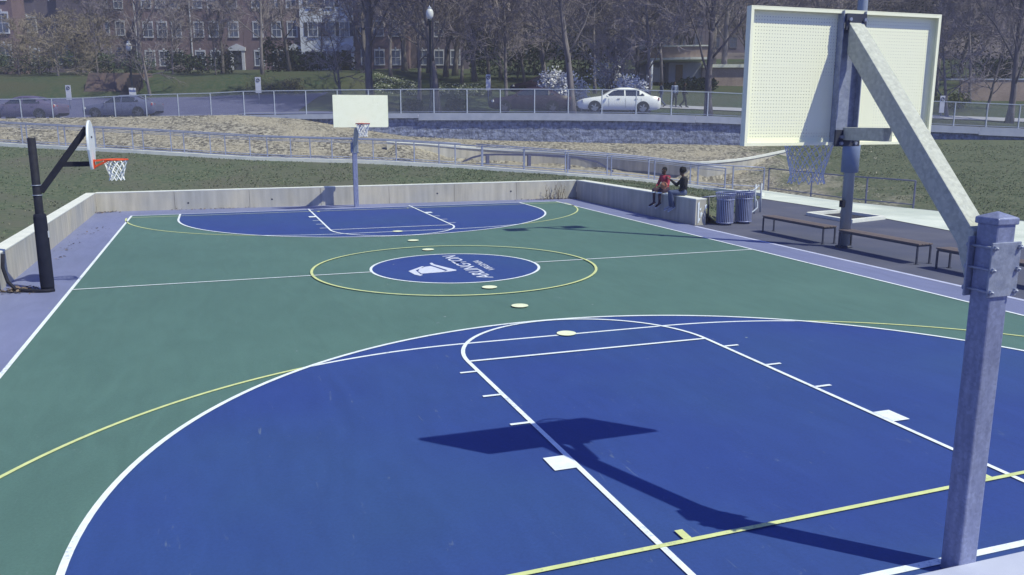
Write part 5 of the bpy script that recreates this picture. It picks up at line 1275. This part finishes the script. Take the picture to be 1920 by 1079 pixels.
def person(loc, rz, J, cloth, label, hair='short', voxel=.012, s=1, look=(0, 1, 0), hands=True, shorts=False):
    """J joints in local metres, +y is forward"""
    root = empty('person', loc, rz, label, 'person')
    V = {k: Vector(v) for k, v in J.items()}
    b = MB()
    hip = (V['hl']+V['hr'])/2; sh = (V['sl']+V['sr'])/2
    cap(b, hip, hip.lerp(sh, .5), .115*s, .105*s, 14); cap(b, hip.lerp(sh, .45), sh-Vector((0,0,.06)), .105*s, .12*s, 14); cap(b, V['sl'], V['sr'], .055*s, .055*s); cap(b, V['hl'], V['hr'], .085*s, .085*s)
    hd = V['head']; lk = Vector(look).normalized()
    cap(b, sh, hd-Vector((0,0,.06)), .05*s, .045*s)
    b.ball(hd+Vector((0,0,.025)), .093*s, 16, sc3=(.86, .98, 1.1)); cap(b, hd-Vector((0,0,.045))+lk*.03, hd-Vector((0,0,.075))+lk*.055, .05*s, .03*s)   # skull, jaw
    sdv = lk.cross(Vector((0,0,1))).normalized()
    cap(b, hd+lk*.085+Vector((0,0,.015)), hd+lk*.108-Vector((0,0,.02)), .009*s, .014*s, 8)         # nose
    cap(b, hd+lk*.082-Vector((0,0,.05))-sdv*.018, hd+lk*.082-Vector((0,0,.05))+sdv*.018, .009*s, .009*s, 8)  # mouth
    cap(b, hd+lk*.075+Vector((0,0,.045))-sdv*.035, hd+lk*.075+Vector((0,0,.045))+sdv*.035, .012*s, .012*s, 8) # brow
    for k in (-1, 1): cap(b, hd+sdv*k*.083+Vector((0,0,.02)), hd+sdv*k*.088-Vector((0,0,.012)), .014*s, .01*s, 8)
    for k in 'lr':
        cap(b, V['s'+k], V['e'+k], .045*s, .036*s); cap(b, V['e'+k], V['w'+k], .036*s, .024*s)
        if hands: hand(b, V['w'+k], V['w'+k]-V['e'+k], J.get('pn'+k, (0, 0, -1)), s)
        cap(b, V['h'+k], V['k'+k], .078*s, .052*s); cap(b, V['k'+k], V['k'+k].lerp(V['a'+k], .35), .05*s, .052*s); cap(b, V['k'+k].lerp(V['a'+k], .35), V['a'+k], .052*s, .032*s)
        f_ = V['t'+k]; cap(b, V['a'+k], f_, .035*s, .025*s)
    body = remesh(b, 'body', SKIN, root, voxel)
    ey = MB()
    for k in (-1, 1): ey.ball(hd+lk*.083+sdv*k*.032+Vector((0,0,.022)), .012, 8)
    ey.build('eyes', mat('eye', (.25, .25, .28), rough=.3), root)
    # top
    t = MB(); th = .022*s
    cap(t, hip+Vector((0,0,.02)), hip.lerp(sh, .5), .115*s+th, .105*s+th, 14); cap(t, hip.lerp(sh, .45), sh-Vector((0,0,.05)), .105*s+th, .12*s+th*.8, 14); cap(t, V['sl'], V['sr'], .055*s+th, .055*s+th)
    for k in 'lr':
        cap(t, V['s'+k], V['e'+k], .045*s+th, .038*s+th*.8); cap(t, V['e'+k], V['e'+k].lerp(V['w'+k], .92), .038*s+th*.8, .026*s+th*.6)
    remesh(t, cloth['top'][0], cloth['top'][1], root, voxel)
    t = MB(); th = .018*s; e = .45 if shorts else .95
    cap(t, V['hl'], V['hr'], .09*s+th, .09*s+th)
    cap(t, hip, hip+Vector((0,0,.06)), .115*s+th, .11*s+th, 14)
    for k in 'lr':
        cap(t, V['h'+k], V['k'+k], .082*s+th, .055*s+th)
        if not shorts: cap(t, V['k'+k], V['k'+k].lerp(V['a'+k], .94), .055*s+th, .042*s+th)
        else: cap(t, V['k'+k], V['k'+k].lerp(V['a'+k], .12), .058*s+th, .058*s+th)
    remesh(t, cloth['bottom'][0], cloth['bottom'][1], root, voxel)
    if shorts:
        for k in 'lr':
            t = MB(); a_ = V['k'+k]; q = (V['a'+k]-a_); t.tube([a_+q*.12, a_+q*.22], .075*s, 14); t.build('hem', MATS['line_white'], root)
            t = MB(); cap(t, V['k'+k].lerp(V['a'+k], .2), V['a'+k], .056*s, .040*s); remesh(t, 'legging', cloth['bottom'][1], root, voxel)
    for k in 'lr':
        t = MB(); a_ = V['a'+k]; f_ = V['t'+k]; d = (f_-a_).normalized(); cap(t, a_-d*.03+Vector((0,0,-.005)), f_, .046*s, .038*s); cap(t, f_, f_+d*.05*s, .038*s, .03*s); cap(t, a_, a_+Vector((0,0,.04)), .045*s, .045*s)
        sh_ = remesh(t, 'shoe', cloth['shoe'], root, voxel)
        dn_ = Vector((0,0,-1)); t = MB(); t.bar(a_-d*.07+dn_*.045, f_+d*.07+dn_*.036, .07*s, .022*s); t.build('sole', cloth['sole'], sh_, bevel=.006)
    h = MB()
    if hair == 'short':
        h.ball(hd+Vector((0,0,.05))-lk*.014, .096*s, 16, sc3=(.88, .98, 1.0))
    else:
        R = random.Random(2)
        h.ball(hd+Vector((0,0,.06))-lk*.022, .108*s, 16, sc3=(.98, 1.02, .98))
        for _ in range(60):
            v = Vector((R.gauss(0, 1), R.gauss(0, 1), R.gauss(.5, .8))).normalized()
            if v.dot(lk) > .55 and v.z < .5: continue
            h.ball(hd+Vector((0,0,.06))-lk*.022+v*.10, .022, 6)
    remesh(h, 'hair', HAIRM, root, voxel, 3)
    return root
RED = mat('red_jersey', (.42, .05, .09), (.28, .035, .07), scale=4, rough=.8, lo=.42, hi=.58)
BLK = mat('black_cloth', (.012, .013, .02), (.02, .021, .03), scale=20, rough=.85)
DEN = mat('blue_denim', (.065, .085, .17), (.09, .115, .21), scale=25, rough=.85)
DRK = mat('dark_maroon_cloth', (.035, .02, .045), (.05, .03, .06), scale=20, rough=.85)
GSH = mat('grey_shoe', (.30, .32, .42), rough=.6); 
SITZ = .775
# boy 1: faces the court (-x) and a little to the camera. local +y forward -> rotate so +y maps to -x : rz = +90deg
J1 = dict(hl=(-.09, 0, .10), hr=(.09, 0, .10), sl=(-.155, .03, .50), sr=(.155, .03, .50), head=(0, .07, .70),
          kl=(-.13, .38, .09), kr=(.13, .38, .09), al=(-.14, .40, -.32), ar=(.10, .40, -.32), tl=(-.15, .53, -.39), tr=(.12, .53, -.38),
          el=(-.21, .10, .28), er=(.23, .08, .28), wl=(-.10, .29, .22), wr=(.14, .26, .22))
person((8.98, 19.82, SITZ), PI/2+.30, J1, dict(top=('sweatshirt', RED), bottom=('shorts', DRK), shoe=DRK, sole=mat('pale_sole', (.6, .62, .7), rough=.6)), 'seated boy in red top and dark shorts holding a basketball', shorts=True, s=.93, look=(.35, 1, -.1))
J2 = dict(hl=(-.09, 0, .10), hr=(.09, 0, .10), sl=(-.15, .02, .52), sr=(.17, -.03, .52), head=(.03, .05, .73),
          kl=(-.10, .40, .10), kr=(.11, .40, .09), al=(-.06, .30, -.36), ar=(.14, .36, -.36), tl=(-.07, .42, -.44), tr=(.15, .50, -.43),
          el=(-.20, -.02, .26), er=(.30, .16, .30), wl=(-.13, .16, .14), wr=(.44, .34, .46), pnr=(-.5, 0, .8))
person((9.0, 18.72, SITZ), PI/2-.35, J2, dict(top=('pullover', BLK), bottom=('jeans', DEN), shoe=GSH, sole=MATS['pale_sole']), 'seated boy in black pullover and jeans reaching towards the other boy', hair='curly', s=.97, look=(.85, .75, -.05))
# basketball in the lap
bp = Vector((8.72, 19.46, SITZ+.26))
mb = MB(); mb.ball((0, 0, 0), .119, 24)
for k in range(2): mb.tube([(.1195*math.cos(a), .1195*math.sin(a)*(1-k), .1195*math.sin(a)*k) for a in [2*PI*i/28 for i in range(28)]], .003, 4, closed=True, mi=1)
b_ = mb.build('basketball', [mat('ball_leather', (.42, .19, .12), (.35, .15, .1), scale=40, rough=.6, bump=.3, bscale=200), STICKER], label='orange brown basketball held in the lap of the boy in red', cat='basketball'); b_.location = bp
mb = MB(); mb.prism([(-.2, -.14), (.2, -.16), (.22, .12), (-.18, .14)], 0, .022); cl = mb.build('cloth', WHITE, bevel=.008, label='white cloth lying on the wall between the two boys', cat='cloth'); cl.location = (8.88, 19.28, SITZ+.008)

# walkers beyond the street
def walker(u, d, top, bot, label, seed, rz):
    s = (u-960)/F_PX*d*.98; p = sdp(s, d); p.z = tz(s, d)+.06
    st = .22
    J = dict(hl=(-.09, 0, .92), hr=(.09, 0, .92), sl=(-.17, .02, 1.40), sr=(.17, .02, 1.40), head=(0, .04, 1.60), kl=(-.09, .16, .50), kr=(.09, .02, .49), al=(-.09, .20, .09), ar=(.09, -.28, .14), tl=(-.09, .33, .04), tr=(.09, -.17, .06),
             el=(-.23, -.06, 1.13), er=(.23, .02, 1.13), wl=(-.22, .06, .90), wr=(.22, .20, .95))
    person(p.to_tuple(), rz, J, dict(top=('jacket', top), bottom=('trousers', bot), shoe=BLK, sole=BLK), label, voxel=.024)
walker(1239, 61, mat('grey_jacket', (.12, .14, .2), rough=.8), DEN, 'walker in a grey jacket left of the other pedestrians', 1, PI/2-YAW)
walker(1263, 61.5, mat('pale_blue_top', (.25, .3, .45), rough=.8), BLK, 'walker in a pale blue top before the canopied building', 2, PI-YAW)
walker(1281, 61.2, BLK, BLK, 'walker all in dark clothes beside the heavy tree', 3, -PI/2-YAW)
